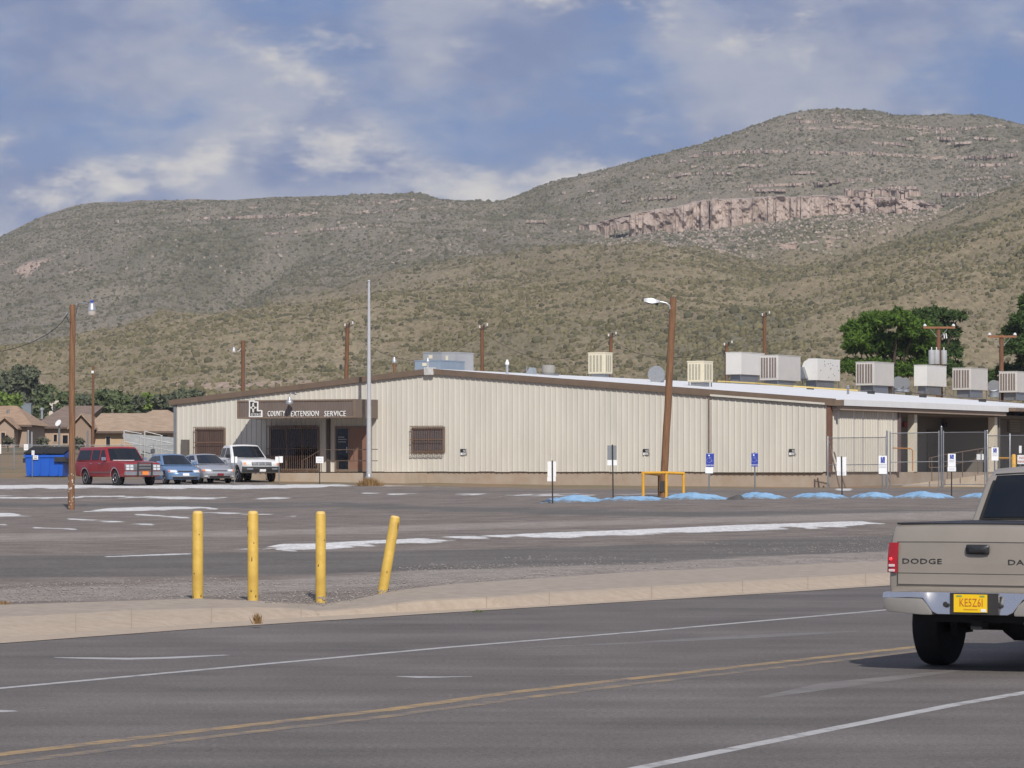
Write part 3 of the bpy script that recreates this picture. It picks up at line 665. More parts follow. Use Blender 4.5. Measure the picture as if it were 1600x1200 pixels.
# corner trims
MB().box(-.11, .06, -.13, .1, ZB-.02, ZL-.1).build('corner_trim', M_sgrey, bld)
MB().box(WID-.05, WID+.15, -.15, .10, ZB-.03, ZR-.2).build('corner_trim', mat('rust_brown_trim', (.17, .085, .055), .6, .15, 2), bld)
MB().box(WID+.02, WID+.19, 7.76, 8.0, ZB-.03, ZR-.3).build('corner_trim', mat('plum_brown_trim', (.15, .10, .10), .6, .1, 2), bld)
# roof
def slope(x0, z0, x1, z1, y0, y1, th, name, m):
    return MB().prism([(x0, y0, z0), (x1, y0, z1), (x1, y0, z1-th), (x0, y0, z0-th)], (0, y1-y0, 0)).build(name, m, roof if name != 'roof' else bld)
s_r = (ZP-ZR)/(WID-XR)
roof = MB().prism([(XR, -.04, ZP), (WID+.42, -.04, ZR-.42*s_r), (WID+.42, -.04, ZR-.42*s_r-.14), (XR, -.04, ZP-.14), (-.3, -.04, ZL-.03-.14), (-.3, -.04, ZL-.03)], (0, DEP+.1, 0)).build('roof', M_roofw, bld)
# rake trim on the gable
def rake(x0, z0, x1, z1, h0, h1, name='rake_trim'):
    a, b = -.30, -.05
    v = [(x0, a, z0), (x1, a, z1), (x1, a+.06, z1-h1), (x0, a+.06, z0-h0), (x0, b, z0), (x1, b, z1), (x1, b, z1-h1), (x0, b, z0-h0)]
    MB().add(v, [(0, 1, 2, 3), (7, 6, 5, 4), (0, 4, 5, 1), (3, 2, 6, 7), (0, 3, 7, 4), (1, 5, 6, 2)]).build(name, M_brown, roof)
rake(-.32, ZL-.05, XR-.25, ZP-.02, .27, .27); rake(XR+.25, ZP-.02, WID+.4, ZR-.03, .27, .34)
MB().box(XR-.26, XR+.26, -.36, -.04, ZP-.32, ZP+.06).build('ridge_cap', mat('ridge_cap_grey', (.55, .54, .52), .7, .25, 5), roof, bevel=.02)
MB().box(WID+.35, WID+.8, -.2, -.05, ZR-.36, ZR-.09).build('gutter_end', M_brown, roof)
# eave along the side: fascia and soffit
MB().box(WID+.42, WID+.53, -.05, 21.2, ZR-.34, ZR-.05).build('fascia', M_roofw, roof)
MB().prism([(WID+.41, -.02, ZR-.36), (WID+.1, -.02, ZR-.42), (WID-.0, -.02, ZR-.55), (WID+.41, -.02, ZR-.55)], (0, 21.2, 0)).build('soffit', mat('soffit_tan', (.33, .26, .205), .7, .1, 1), roof)
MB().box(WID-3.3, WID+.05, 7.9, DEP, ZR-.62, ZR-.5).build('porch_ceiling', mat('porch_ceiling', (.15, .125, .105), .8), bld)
# porch: back wall, columns, door, louvres
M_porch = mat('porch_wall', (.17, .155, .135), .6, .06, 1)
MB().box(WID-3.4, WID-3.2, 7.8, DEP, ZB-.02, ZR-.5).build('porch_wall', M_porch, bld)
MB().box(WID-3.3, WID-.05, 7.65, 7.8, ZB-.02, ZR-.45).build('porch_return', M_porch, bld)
for px, w in ((1427.5, .34), (1553, .38)):
    yy = bl(px, 700, 'x', WID-.1)[1]
    MB().box(WID-.34, WID+.02, yy-w/2, yy+w/2, ZB-.01, ZR-.5).build('column', mat('column_cream', (.68, .62, .50), .5, .05, 2), bld)
def porch_panel(px0, py0, px1, py1, name, m, c=WID-3.2, t=.06):
    a = bl(px0, py0, 'x', c); b = bl(px1, py1, 'x', c)
    return MB().box(c, c+t, min(a[1], b[1]), max(a[1], b[1]), min(a[2], b[2]), max(a[2], b[2])).build(name, m, bld), (a, b)
d1, _ = porch_panel(1448, 671, 1462, 736, 'porch_door', mat('porch_door_brown', (.10, .075, .06), .5))
for q in ((1487, 647, 1505, 672), (1574, 648, 1592, 675)):
    v, (a, b) = porch_panel(*q, 'louvre_vent', mat('vent_frame', (.16, .14, .12), .6))
    for k in range(7):
        z = b[2]+(a[2]-b[2])*(k+.5)/7
        MB().box(WID-3.15, WID-3.1, a[1]+.1, b[1]-.1, z-.06, z+.04).build('slat', mat('vent_slat', (.27, .24, .2), .6), v)
porch_panel(1470, 661, 1476, 667, 'wall_light', M_dark, t=.25); porch_panel(1410, 659, 1416, 668, 'fire_bell', mat('bell_red', (.28, .06, .05), .5), c=WID-3.2, t=.12)
# far wing of the porch with its own brown eave
MB().box(WID-.2, WID+.9, 21.25, DEP, ZR-.30, ZR-.12).build('far_eave', M_brown, roof)
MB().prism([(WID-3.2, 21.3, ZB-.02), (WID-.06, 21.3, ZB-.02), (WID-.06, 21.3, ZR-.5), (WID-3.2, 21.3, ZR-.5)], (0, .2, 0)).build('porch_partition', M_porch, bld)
# sliding door sheet with its track, and the conduit beside it
xa, xb = fx(1113), fx(1288)
MB().box(xa, xb+.15, -.26, -.12, fz(1113, 619), fz(1113, 619)+.10, Matrix.Translation((xa, 0, fz(1113, 619))) @ Matrix.Rotation(math.atan2(ZP-ZR, WID-XR), 4, 'Y') @ Matrix.Translation((-xa, 0, -fz(1113, 619)))).build('door_track', M_beige, bld)
x = xa
while x < xb-.01:
    b = min(xb, x+.915); siding('y', x, b, ZB-.03, lambda q: roofz(q)-.50, bld, M_beige, out=.14, name='sliding_door_panel'); x = b
MB().tube([(fx(1110), -.16, roofz(fx(1110))-.3), (fx(1110), -.16, fz(1110, 722))], .035, 6).build('conduit', M_brown, bld)

def window(px0, py0, px1, py1, cols, rows, nbar, pane_m, name='window', fr=.09, cage=.22):
    x0, x1 = fx(px0), fx(px1); z1 = fz((px0+px1)/2, py0); z0 = fz((px0+px1)/2, py1); y0 = -.13
    mb = MB(); mb.box(x0, x1, y0-.06, y0, z1-fr, z1); mb.box(x0, x1, y0-.06, y0, z0, z0+fr); mb.box(x0, x0+fr, y0-.059, y0, z0+fr, z1-fr); mb.box(x1-fr, x1, y0-.059, y0, z0+fr, z1-fr)
    w = mb.build(name, M_brown, bld)
    for i in range(cols):
        for j in range(rows):
            a = x0+fr+(x1-x0-2*fr)*i/cols; b = x0+fr+(x1-x0-2*fr)*(i+1)/cols; c = z0+fr+(z1-z0-2*fr)*j/rows; d = z0+fr+(z1-z0-2*fr)*(j+1)/rows
            MB().box(a+.02, b-.02, y0-.02, y0-.005, c+.02, d-.02).build('pane', pane_m, w)
    mb = MB()
    for i in range(1, cols): q = x0+fr+(x1-x0-2*fr)*i/cols; mb.box(q-.03, q+.03, y0-.05, y0-.004, z0+fr, z1-fr)
    for j in range(1, rows): q = z0+fr+(z1-z0-2*fr)*j/rows; mb.box(x0+fr, x1-fr, y0-.048, y0-.004, q-.03, q+.03)
    mb.build('mullion', M_brown, w)
    mb = MB(); yc = y0-cage
    for k in range(nbar+1):
        q = x0+.02+(x1-x0-.04)*k/nbar; mb.bar((q, yc, z0-.05), (q, yc, z1+.05), .018); mb.bar((q, yc, z1+.04), (q, y0, z1+.04), .018); mb.bar((q, yc, z0-.04), (q, y0, z0-.04), .018)
    for z in (z0-.05, z1+.05, z0*.5+z1*.5): mb.bar((x0, yc, z), (x1, yc, z), .03)
    mb.build('security_grille', mat('grille_brown', (.16, .09, .06), .7, .15, 8), w)
    return w
M_blind = mat('window_blind', (.10, .07, .06), .35, .4, 9, stretch=(1, 1, .08))
M_blind2 = mat('grey_window_blind', (.13, .12, .125), .35, .35, 9, stretch=(1, 1, .08))
tag(window(308, 669, 355, 714, 1, 2, 16, M_blind), 'barred window with brown blinds near the left corner')
tag(window(646, 667.5, 697.5, 706.5, 2, 2, 18, M_blind2), 'barred four pane window right of the flagpole')
tag(window(424, 667, 501, 735, 3, 1, 24, M_glass, cage=.3), 'large dark barred shop window under the canopy')
# electric box at the left corner, hose bib, rusty drips
x0, x1 = fx(288), fx(298); MB().box(x0, x1, -.32, -.1, fz(293, 713), fz(293, 687)).build('meter_box', mat('meter_box', (.13, .115, .10), .6, .2, 4), bld, bevel=.01)
# entrance door
x0, x1 = fx(525.5), fx(583); zt = fz(550, 666)
dr = MB().box(x0, x1, -.16, -.09, zt-.1, zt).box(x0, x0+.1, -.159, -.09, ZB, zt-.1).box(x1-.1, x1, -.159, -.09, ZB, zt-.1).box(x0+.1, x1-.1, -.158, -.09, ZB, ZB+.12).build('entrance_door', M_brown, bld)
xm = fx(547.5)
pn = MB().box(x0+.12, xm-.03, -.15, -.12, ZB+.14, zt-.12).build('pane', M_glass, dr)
MB().box(xm-.03, xm+.04, -.17, -.1, ZB+.12, zt-.1).build('stile', M_brown, dr)
MB().box(xm+.04, x1-.1, -.155, -.12, ZB+.12, zt-.1).build('door_panel', mat('door_panel_brown', (.23, .125, .085), .6, .08, 2), dr)
MB().box(xm-.10, xm-.06, -.23, -.17, ZB+.95, ZB+1.25).build('handle', M_alu, dr)
for py, w in ((683, .75), (686.5, 1.0), (690.5, .95), (703, .35)):
    MB().box(x0+.2, x0+.2+.5*w, -.153, -.1505, fz(535, py)-.02, fz(535, py)+.02).build('door_lettering', mat('faded_lettering', (.34, .34, .36), .7), dr)
MB().box(fx(514.5), fx(518.5), -.26, -.1, ZB-.02, fz(516, 655)).build('entrance_post', mat('post_brown', (.085, .06, .05), .6), bld)
# canopy
lo, hi = .5, 6.0
for _ in range(40):
    p = (lo+hi)/2
    if bl(555, 640, 'y', -p)[0] > fx(592.5): hi = p
    else: lo = p
CP = p; cx0, cx1 = bl(371, 640, 'y', -CP)[0], fx(592.5); cz1 = bl(463, 624.5, 'y', -CP)[2]; cz0 = bl(463, 653.5, 'y', -CP)[2]
print('canopy depth', CP, cx0, cx1, cz0, cz1)
can = MB().box(cx0+.05, cx1-.05, -CP+.04, -.1, cz0+.03, cz0+.12).box(cx0+.06, cx1-.06, -CP+.05, -.1, cz1-.1, cz1-.04).build('canopy', M_brown, bld)
x = cx0+.1
while x < cx1-.12:
    b = min(cx1-.1, x+.92); V = []; n = 0; q = x
    xs = []
    while q < b-.001: xs += [(q, 0), (q+.05, 0), (q+.06, .025), (q+.10, .025), (q+.11, 0)]; q += .153
    xs = [t for t in xs if t[0] < b]+[(b, 0)]
    for xx, d in xs: V += [(xx, -CP-d, cz0+.08), (xx, -CP-d, cz1-.07)]
    MB().add(V, [(2*i, 2*i+2, 2*i+3, 2*i+1) for i in range(len(xs)-1)]).build('fascia_panel', M_brownrib, can, fix=False); x = b
for xx in (cx0, cx1-.1): MB().box(xx, xx+.1, -CP-.05, -CP+.1, cz0, cz1).build('corner_post', M_brown, can)
MB().box(cx0+.1, cx1-.1, -CP-.045, -CP+.05, cz1-.08, cz1).box(cx0+.1, cx1-.1, -CP-.045, -CP+.05, cz0, cz0+.085).build('edge_trim', M_brown, can)
for xx in (cx0+.02, cx1-.06): MB().box(xx, xx+.04, -CP+.1, -.09, cz0+.001, cz1-.001).build('end_panel', M_brownrib, can)
def fit_text(name, body, px0, px1, py0, py1, c, m, parent, ext=.015):
    x0 = bl(px0, 640, 'y', c)[0]; x1 = bl(px1, 640, 'y', c)[0]; z1 = bl((px0+px1)/2, py0, 'y', c)[2]; z0 = bl((px0+px1)/2, py1, 'y', c)[2]
    o = text_mesh(name, body, 1.0, m, Matrix.Rotation(R(90), 4, 'X'), parent, ext=1.0, align='LEFT', space=1.12)
    co = np.array([v.co for v in o.data.vertices]); a, b = co.min(0), co.max(0)
    for v in o.data.vertices:
        v.co = (x0+(v.co.x-a[0])/(b[0]-a[0])*(x1-x0), c+(v.co.y-a[1])/(b[1]-a[1])*2*ext, z0+(v.co.z-a[2])/(b[2]-a[2])*(z1-z0))
    return o
M_letter = mat('letter_white', (.80, .79, .76), .6)
for wd, a, b in (('COUNTY', 418, 445), ('EXTENSION', 454.5, 497.5), ('SERVICE', 506.5, 540)): fit_text('sign_lettering', wd, a, b, 642, 650.6, -CP-.07, M_letter, can, .02)
# county emblem: stepped outline, sun symbol with four rays and the county name
c = -CP-.06
def ez(zx, zy, yy=c): r_ = bl(360+zx/14.55, 610+zy/14.55, 'y', yy); return (r_[0], yy, r_[2])
OUT = [(418, 228), (555, 228), (555, 250), (632, 250), (628, 448), (690, 448), (722, 458), (724, 606), (418, 606), (424, 350)]
INN = [(446, 256), (528, 256), (528, 276), (604, 276), (600, 474), (692, 474), (697, 580), (446, 580), (450, 360)]
em = MB().prism([ez(*q) for q in OUT], (0, .04, 0)).build('emblem', M_letter, can)
MB().prism([ez(*q, c-.008) for q in INN], (0, .007, 0)).build('emblem_field', mat('emblem_brown', (.05, .042, .038), .7), em)
mb = MB()
cx_, cy_ = 517, 392
mb.prism([ez(cx_+62*math.cos(t)*.62, cy_+62*math.sin(t)*.75, c-.016) for t in np.linspace(0, 2*math.pi, 13)[:-1]], (0, .007, 0))
for ang in range(4):
    ca, sa = math.cos(ang*math.pi/2), math.sin(ang*math.pi/2)
    pts = [(18, -22), (104 if ang % 2 else 72, -18), (112 if ang % 2 else 78, 0), (104 if ang % 2 else 72, 18), (18, 22)]
    mb.prism([ez(cx_+a*ca-b*sa, cy_+a*sa+b*ca, c-.0155-.0004*ang) for a, b in pts], (0, .006, 0))
mb.build('emblem_sun', mat('emblem_cream', (.66, .64, .58), .6), em)
MB().prism([ez(cx_+22*math.cos(t), cy_+26*math.sin(t), c-.024) for t in np.linspace(0, 2*math.pi, 13)[:-1]], (0, .006, 0)).build('emblem_centre', M_ink, em)
a_ = ez(462, 520); fit_text('emblem_lettering', 'OTERO', 360+466/14.55, 360+694/14.55, 610+520/14.55, 610+578/14.55, c-.02, M_letter, em, .006)
# dome lamp on the canopy
lp = ez(1345, 250, -CP-.45)
lm = MB().lathe([(.02, .22), (.07, .2), (.09, .14), (.1, .08), (.17, .02), (.19, -.05), (.17, -.14), (.09, -.19)], lp, n=18).build('flood_lamp', M_alu, can, smooth=True)
MB().tube([(lp[0], -CP-.45, lp[2]+.3), (lp[0]+.05, -CP-.4, lp[2]+.42), (lp[0]+.1, -CP, lp[2]+.36)], .03, 6).build('lamp_arm', M_galv, lm)
# landing, railing
lx0, lx1 = bl(430, 740, 'y', -CP+.1)[0], bl(577, 740, 'y', -2.0)[0]
land = MB().box(lx0, lx1+2.2, -2.2, -.001, .6, ZB-.06).build('landing', mat('landing_concrete', (.46, .35, .25), .95, .1, 1.5, bump=.3, bsc=15, c2=(.47, .40, .32)), bld)
def lp2(px, py, c=-2.1): r_ = bl(px, py, 'y', c); return (r_[0], c, r_[2])
mb = MB()
for path in ([(472, 728), (472, 720), (502, 703), (590, 702)], [(490, 729), (502, 720), (590, 720)]): mb.tube([lp2(*q) for q in path], .022, 6)
for px, a, b in ((480, 716, 738), (553, 702, 720), (502, 703, 738), (528, 720, 738)): mb.tube([lp2(px, a), lp2(px, b)], .022, 6)
mb.build('railing', mat('rail_brown', (.13, .085, .06), .6), land)
# no parking plates on the wall
for i, px in enumerate((726, 1011, 1240)):
    x0, x1 = fx(px-4.6), fx(px+4.6); z1, z0 = fz(px, 701.5), fz(px, 711.5); yq = -.19 if i == 2 else -.125
    sg = MB().box(x0, x1, yq-.012, yq, z0, z1).build('wall_sign', M_ink, bld)
    MB().box(x0+.015, x1-.015, yq-.016, yq-.0125, z0+.015, z0+(z1-z0)*.42).build('sign_lower_half', M_wpaper, sg)
    fit_text('sign_lettering', 'NO', px-2.2, px+2.2, 702.6, 706.2, yq-.018, M_wpaper, sg, .003)
    fit_text('sign_lettering', 'PARKING', px-3.8, px+3.8, 708, 710.6, yq-.020, M_ink, sg, .002)

# ------------------------------------------------------------------ things on the roof
def roof_unit(px0, pxm, px1, ytop, ybot, yfoot, name, label, cat, kind, group=None, m=M_unit):
    hx, hy, hz_, t = roof_hit(pxm, yfoot); s = F/t
    if hy < 1.0 or hy > 34: print('roof unit', label, hx, hy)
    w = abs(hx-bl(px0, 600, 'y', hy)[0]); l = abs(bl(px1, 600, 'x', hx)[1]-hy); h = (ybot-ytop)/s; leg = (yfoot-ybot)/s
    p = bw(hx, hy, hz_)
    e = empty(name, p, BROT, label, cat, group)   # origin at the near corner: the unit reaches to -x and +y
    l = min(l, 3.4); w = min(w, 3.0)
    body = MB()
    if kind == 'hood': body.prism([(-w, 0, leg), (0, 0, leg), (0, 0, leg+h), (-w*.55, 0, leg+h), (-w*.85, 0, leg+h*.85), (-w, 0, leg+h*.55)], (0, l, 0))
    else: body.box(-w, 0, 0, l, leg, leg+h)
    body.build('cabinet', m, e, bevel=.02)
    base = MB().box(-w*.85, -w*.1, l*.1, l*.8, -.12, leg+.01).build('curb_base', M_galv, e)
    for a in (-w+.06, -.06):
        for b_ in (.06, l-.06): MB().bar((a, b_, -.15), (a, b_, leg), .05).build('leg', M_galv, e)
    if kind in ('pack', 'hood2'):
        f = MB().box(-w+.03, -.06, -.012, .004, leg+h*.08, leg+h*.93).build('louver_frame', m, e)
        n = 6
        for k in range(n):
            a = -w+.09+(w-.2)*k/n+(.03 if k >= n/2 else 0); MB().box(a, a+(w-.2)/n*.68, -.02, -.011, leg+h*.1, leg+h*.91).build('louver', M_louv, f)
    if kind == 'evap':
        for fc in range(2):
            n = 4 if fc == 0 else 3; span_ = w if fc == 0 else l
            pan = MB().box(-w+.03, -.03, -.015, .004, leg+.05, leg+h-.06).build('pad_frame', m, e) if fc == 0 else MB().box(-.004, .015, .03, l-.03, leg+.05, leg+h-.06).build('pad_frame', m, e)
            for k in range(n):
                a = .1+(span_-.2)*k/n; b_ = a+(span_-.2)/n*.62
                if fc == 0: MB().box(-w+a, -w+b_, -.022, -.014, leg+.12, leg+h-.14).build('cooling_pad', M_louvc, pan)
                else: MB().box(.014, .022, a, b_, leg+.12, leg+h-.14).build('cooling_pad', M_louvc, pan)
        MB().box(-w-.015, .015, -.015, l+.015, leg+h-.03, leg+h+.03).build('lid', m, e)
    if kind == 'plain' or kind == 'pack': MB().box(-w-.02, .02, -.02, l+.02, leg+h-.005, leg+h+.03).build('lid', m, e)
    if kind == 'hood':
        MB().prism([(-w-.05, -.01, leg+.1), (-w*.55, -.01, leg+.1), (-w*.8, -.01, leg+h*.62), (-w-.05, -.01, leg+h*.62)], (0, -.35, 0)).build('intake_hood', M_galv, e)
        mb = MB()
        for k in range(14): a = random.uniform(.1, l-.1); z = random.uniform(leg+.15, leg+h-.15); mb.box(.001, .012, a, a+.07, z, z+.05)
        mb.build('rust_spots', mat('rust_spot', (.12, .09, .07), .9), e)
    return e
GA = 'rooftop air conditioning units'
roof_unit(919, 945, 957, 551, 584, 588, 'evaporative_cooler', 'cream evaporative cooler standing alone on the roof left of the leaning pole', 'cooler', 'evap', 'rooftop evaporative coolers', M_cream)
roof_unit(1074, 1099, 1114, 564.5, 597, 604, 'evaporative_cooler', 'cream evaporative cooler on the roof just right of the leaning pole', 'cooler', 'evap', 'rooftop evaporative coolers', M_cream)
roof_unit(1134, 1158, 1202, 550.5, 585, 596, 'air_conditioner', 'plain white rooftop air conditioner right of the second cream cooler', 'air conditioner', 'plain', GA, M_unitw)
roof_unit(1187, 1216, 1251, 555, 594, 602, 'air_conditioner', 'tall grey air conditioner with brown louvers in front of the plain white unit', 'air conditioner', 'pack', GA)
roof_unit(1252, 1277, 1321, 560, 594, 605, 'air_conditioner', 'rust spotted white air conditioner with slanted metal intake hood', 'air conditioner', 'hood', GA, M_unitw)
roof_unit(1337, 1366, 1397, 565.5, 602, 611, 'air_conditioner', 'grey louvered air conditioner in front of the big pine tree', 'air conditioner', 'pack', GA)
roof_unit(1428, 1448, 1490, 570.5, 603, 613, 'air_conditioner', 'plain white air conditioner below the pole with grey transformers', 'air conditioner', 'plain', GA, M_unitw)
roof_unit(1488, 1517, 1543.5, 575, 609, 618, 'air_conditioner', 'grey louvered air conditioner touching the white unit below the transformers', 'air conditioner', 'pack', GA)
roof_unit(1561, 1589, 1626, 580.5, 613, 622, 'air_conditioner', 'grey louvered air conditioner cut by the right edge of the picture', 'air conditioner', 'pack', GA)
def roof_duct(px, py, r_px, label, yfoot):
    hx, hy, hz_, t = roof_hit(px, yfoot); s = F/t; r_ = r_px/s; p = bw(hx, hy, hz_); zc = (yfoot-py)/s
    e = empty('round_duct', p, BROT, label, 'duct', 'round metal ducts on the roof')
    pts = [(-.9*r_, 1.4*r_, 0), (-.9*r_, 1.3*r_, zc*.6), (-.6*r_, .8*r_, zc), (0, 0, zc)]
    MB().tube([(-.2*r_, .6*r_, -.1), (-.2*r_, .6*r_, zc*.55), (-.15*r_, .45*r_, zc*.9), (0, 0, zc)], [r_*.8, r_*.85, r_*.95, r_], 20).build('elbow', mat('duct_grey', (.36, .40, .45), .5, .1, 3, metal=.3), e, smooth=True)
    MB().tube([(0, -.02, zc), (.03, -.1, zc)], [r_*1.04, r_*1.04], 20).build('rim', M_galv, e)
roof_duct(1404, 598, 9.5, 'round grey duct end right of the louvered unit by the pine', 611)
roof_duct(1414, 599, 8.5, 'half hidden round duct just behind another duct end', 610)
roof_duct(1553, 603, 9, 'round grey duct end near the right edge of the roof', 618)
roof_duct(1026, 585, 13, 'wide domed metal duct partly hidden by the leaning pole', 597)
# yellow gas pipe with blocks, white vent pipe
def roof_line(pts, r, name, label, m, cat, n=10):
    W = []
    for (px, py) in pts: h = roof_hit(px, py); W.append(bw(h[0], h[1], h[2]+.12))
    o = MB().tube(W, r, 6).build(name, m); tag(o, label, cat); return W
W = roof_line([(1122, 599), (1180, 602), (1240, 607), (1300, 611), (1340, 613.5)], .045, 'gas_pipe', 'yellow gas pipe lying along the white roof', M_gas, 'pipe')
W = roof_line([(1400, 614.5), (1470, 621), (1530, 627), (1578, 631)], .03, 'conduit_pipe', 'thin brown pipe running down along the white roof edge', M_brown, 'pipe')
for i, (px, py) in enumerate(((1266, 608.5), (1361, 615.5), (1442, 621), (1535, 628))):
    h = roof_hit(px, py); MB_ = MB().box(-.18, .18, -.12, .12, -.02, .16).build('pipe_block', M_dark); MB_.location = bw(*h[:3]); MB_.rotation_euler = (0, 0, BROT)
    tag(MB_, ['dark pipe support block below the rust spotted unit', 'dark pipe support block below the louvered unit by the pine', 'dark pipe support block under the brown roof pipe left', 'dark pipe support block under the brown roof pipe right'][i], 'block', 'pipe support blocks')
def roof_vent(px, ytop, yfoot, w, label, capm=M_alu, stem=M_alu):
    h = roof_hit(px, yfoot) if px > 700 else None
    if h is None: r_ = bl(px, yfoot, 'y', 6.0); h = (r_[0], 6.0, r_[2], r_[3])
    s = F/h[3]; H = (yfoot-ytop)/s; r_ = w/2/s; e = empty('vent_pipe', bw(*h[:3]), 0, label, 'vent', 'vent pipes on the roof')
    MB().tube([(0, 0, -.3), (0, 0, H*.8)], r_*.75, 10).build('stem', stem, e, smooth=True)
    MB().lathe([(r_*.8, H*.62), (r_*1.15, H*.66), (r_*1.15, H*.8), (r_*.8, H*.86), (r_*.5, H)], n=12).build('cap', capm, e, smooth=True)
roof_vent(792.5, 562, 584, 5.5, 'white capped vent pipe on the roof right of the ridge', M_white)
roof_vent(668.5, 559, 578, 5, 'shiny vent pipe just left of the ridge cap', M_alu)
roof_vent(616, 558, 582, 6, 'vent with brown stem on the left roof slope', M_alu, M_wood)
roof_vent(1325, 602, 616, 5, 'short galvanised vent near the white roof edge', M_galv, M_galv)
def roof_box(px0, px1, ytop, ybot, dep, yl, name, label, cat, m, extra=None):
    a = bl(px0, ybot, 'y', yl); b = bl(px1, ytop, 'y', yl)
    e = empty(name, bw(a[0], yl, a[2]), BROT, label, cat)
    w = b[0]-a[0]; h = b[2]-a[2]; MB().box(0, w, 0, dep, -.5, h).build('cabinet', m, e, bevel=.015)
    MB().box(-.02, w+.02, -.02, dep+.02, h-.01, h+.04).build('lid', m, e); MB().box(w*.3, w*.5, -.012, .01, h*.62, h*.85).build('label_plate', M_cream, e)
    return e
roof_box(648, 688, 563.5, 585, 2.5, 7.0, 'equipment_box', 'blue grey metal box behind the ridge on the left', 'equipment box', mat('blue_grey_metal', (.22, .27, .33), .5, .08, 2))
roof_box(661, 690.5, 551, 575, 2.0, 10.5, 'equipment_box', 'grey equipment cabinet standing behind the blue grey box', 'equipment box', mat('grey_metal', (.30, .31, .32), .5, .06, 2))
roof_box(690.5, 710, 551, 582, 2.0, 9.0, 'equipment_box', 'taller grey cabinet right of the ridge', 'equipment box', mat('grey_metal2', (.38, .385, .39), .5, .06, 2))
h = roof_hit(857, 586); e = empty('exhaust_fan', bw(*h[:3]), BROT, 'squat ribbed exhaust fan on the roof left of the lone cooler', 'exhaust fan')
MB().lathe([(.30, -.05), (.32, .08), (.34, .12), (.34, .48), (.25, .52)], n=20).build('drum', mat('fan_grey', (.30, .285, .26), .7, .35, 12, stretch=(6, 6, .2)), e); MB().box(-.4, .4, -.4, .4, -.2, .06).build('curb_base', M_galv, e)
h = roof_hit(829, 584.5); e = empty('roof_hood', bw(*h[:3]), BROT, 'small slanted metal hood beside the ribbed exhaust fan', 'roof hood')
MB().prism([(-.28, -.2, -.1), (.28, -.2, -.1), (.2, -.2, .32), (.05, -.2, .34)], (0, .4, 0)).build('hood', mat('hood_bluegrey', (.28, .31, .34), .5), e); MB().tube([(-.22, 0, -.1), (-.22, 0, .42)], .03, 6).build('post', M_galv, e)

# ------------------------------------------------------------------ vehicles
def offset_poly(pts, d):
    """move a closed polygon (clockwise or not) inwards by d"""
    n = len(pts); A = sum(pts[i][0]*pts[(i+1) % n][1]-pts[(i+1) % n][0]*pts[i][1] for i in range(n)); sg = 1 if A > 0 else -1; out = []
    for i in range(n):
        p0, p1, p2 = Vector(pts[i-1]), Vector(pts[i]), Vector(pts[(i+1) % n])
        a = (p1-p0).normalized(); b = (p2-p1).normalized(); na = Vector((-a.y, a.x))*sg; nb = Vector((-b.y, b.x))*sg
        m = (na+nb); m = m.normalized() if m.length > 1e-6 else na
        k = 1/max(.5, m.dot(na)); out.append((p1.x+m.x*d*k, p1.y+m.y*d*k))
    return out
def slab(prof, w, fn, name, m, parent, ins=((-1, .05), (-.975, .014), (-.92, 0), (-.6, 0), (-.3, 0), (0, 0), (.3, 0), (.6, 0), (.92, 0), (.975, .014), (1, .05))):
    mb = MB(); n = len(prof); V = []
    for t, i in ins:
        for (x, z) in (offset_poly(prof, i) if i else prof): V.append(fn(x, t*w, z, t))
    k = len(ins); fcs = []
    for j in range(k-1):
        for i in range(n):
            i2 = (i+1) % n; fcs.append((j*n+i, j*n+i2, (j+1)*n+i2, (j+1)*n+i))
    me = bpy.data.meshes.new(name); me.from_pydata(V, [], fcs+[tuple(range(n)), tuple((k-1)*n+i for i in range(n))])
    bm = bmesh.new(); bm.from_mesh(me); bmesh.ops.triangulate(bm, faces=[f for f in bm.faces if len(f.verts) > 4]); bmesh.ops.recalc_face_normals(bm, faces=bm.faces); bm.to_mesh(me); bm.free()
    for p in me.polygons: p.use_smooth = True
    try: me.set_sharp_from_angle(angle=R(32))
    except Exception: pass
    me.materials.append(m); return link(bpy.data.objects.new(name, me), parent)
def wheel(parent, x, y, r, w, side, rim_r, spokes=5, rimm=None):
    prof = [(r*.62, -w/2*.9), (r*.86, -w/2), (r*.96, -w/2*.86), (r, -w/2*.55), (r, w/2*.55), (r*.96, w/2*.86), (r*.86, w/2), (r*.62, w/2*.9)]
    o = MB().lathe(prof, (x, y, r), 'Y', 28).build('wheel', M_tyre, parent, smooth=True)
    s = side
    rim = MB().lathe([(rim_r, s*w*.30), (rim_r, s*w*.47), (rim_r*.9, s*w*.47), (rim_r*.84, s*w*.34), (rim_r*.3, s*w*.36), (rim_r*.26, s*w*.46), (.01, s*w*.47)], (x, y, r), 'Y', 24).build('rim', rimm or M_rim, o, smooth=True)
    return o
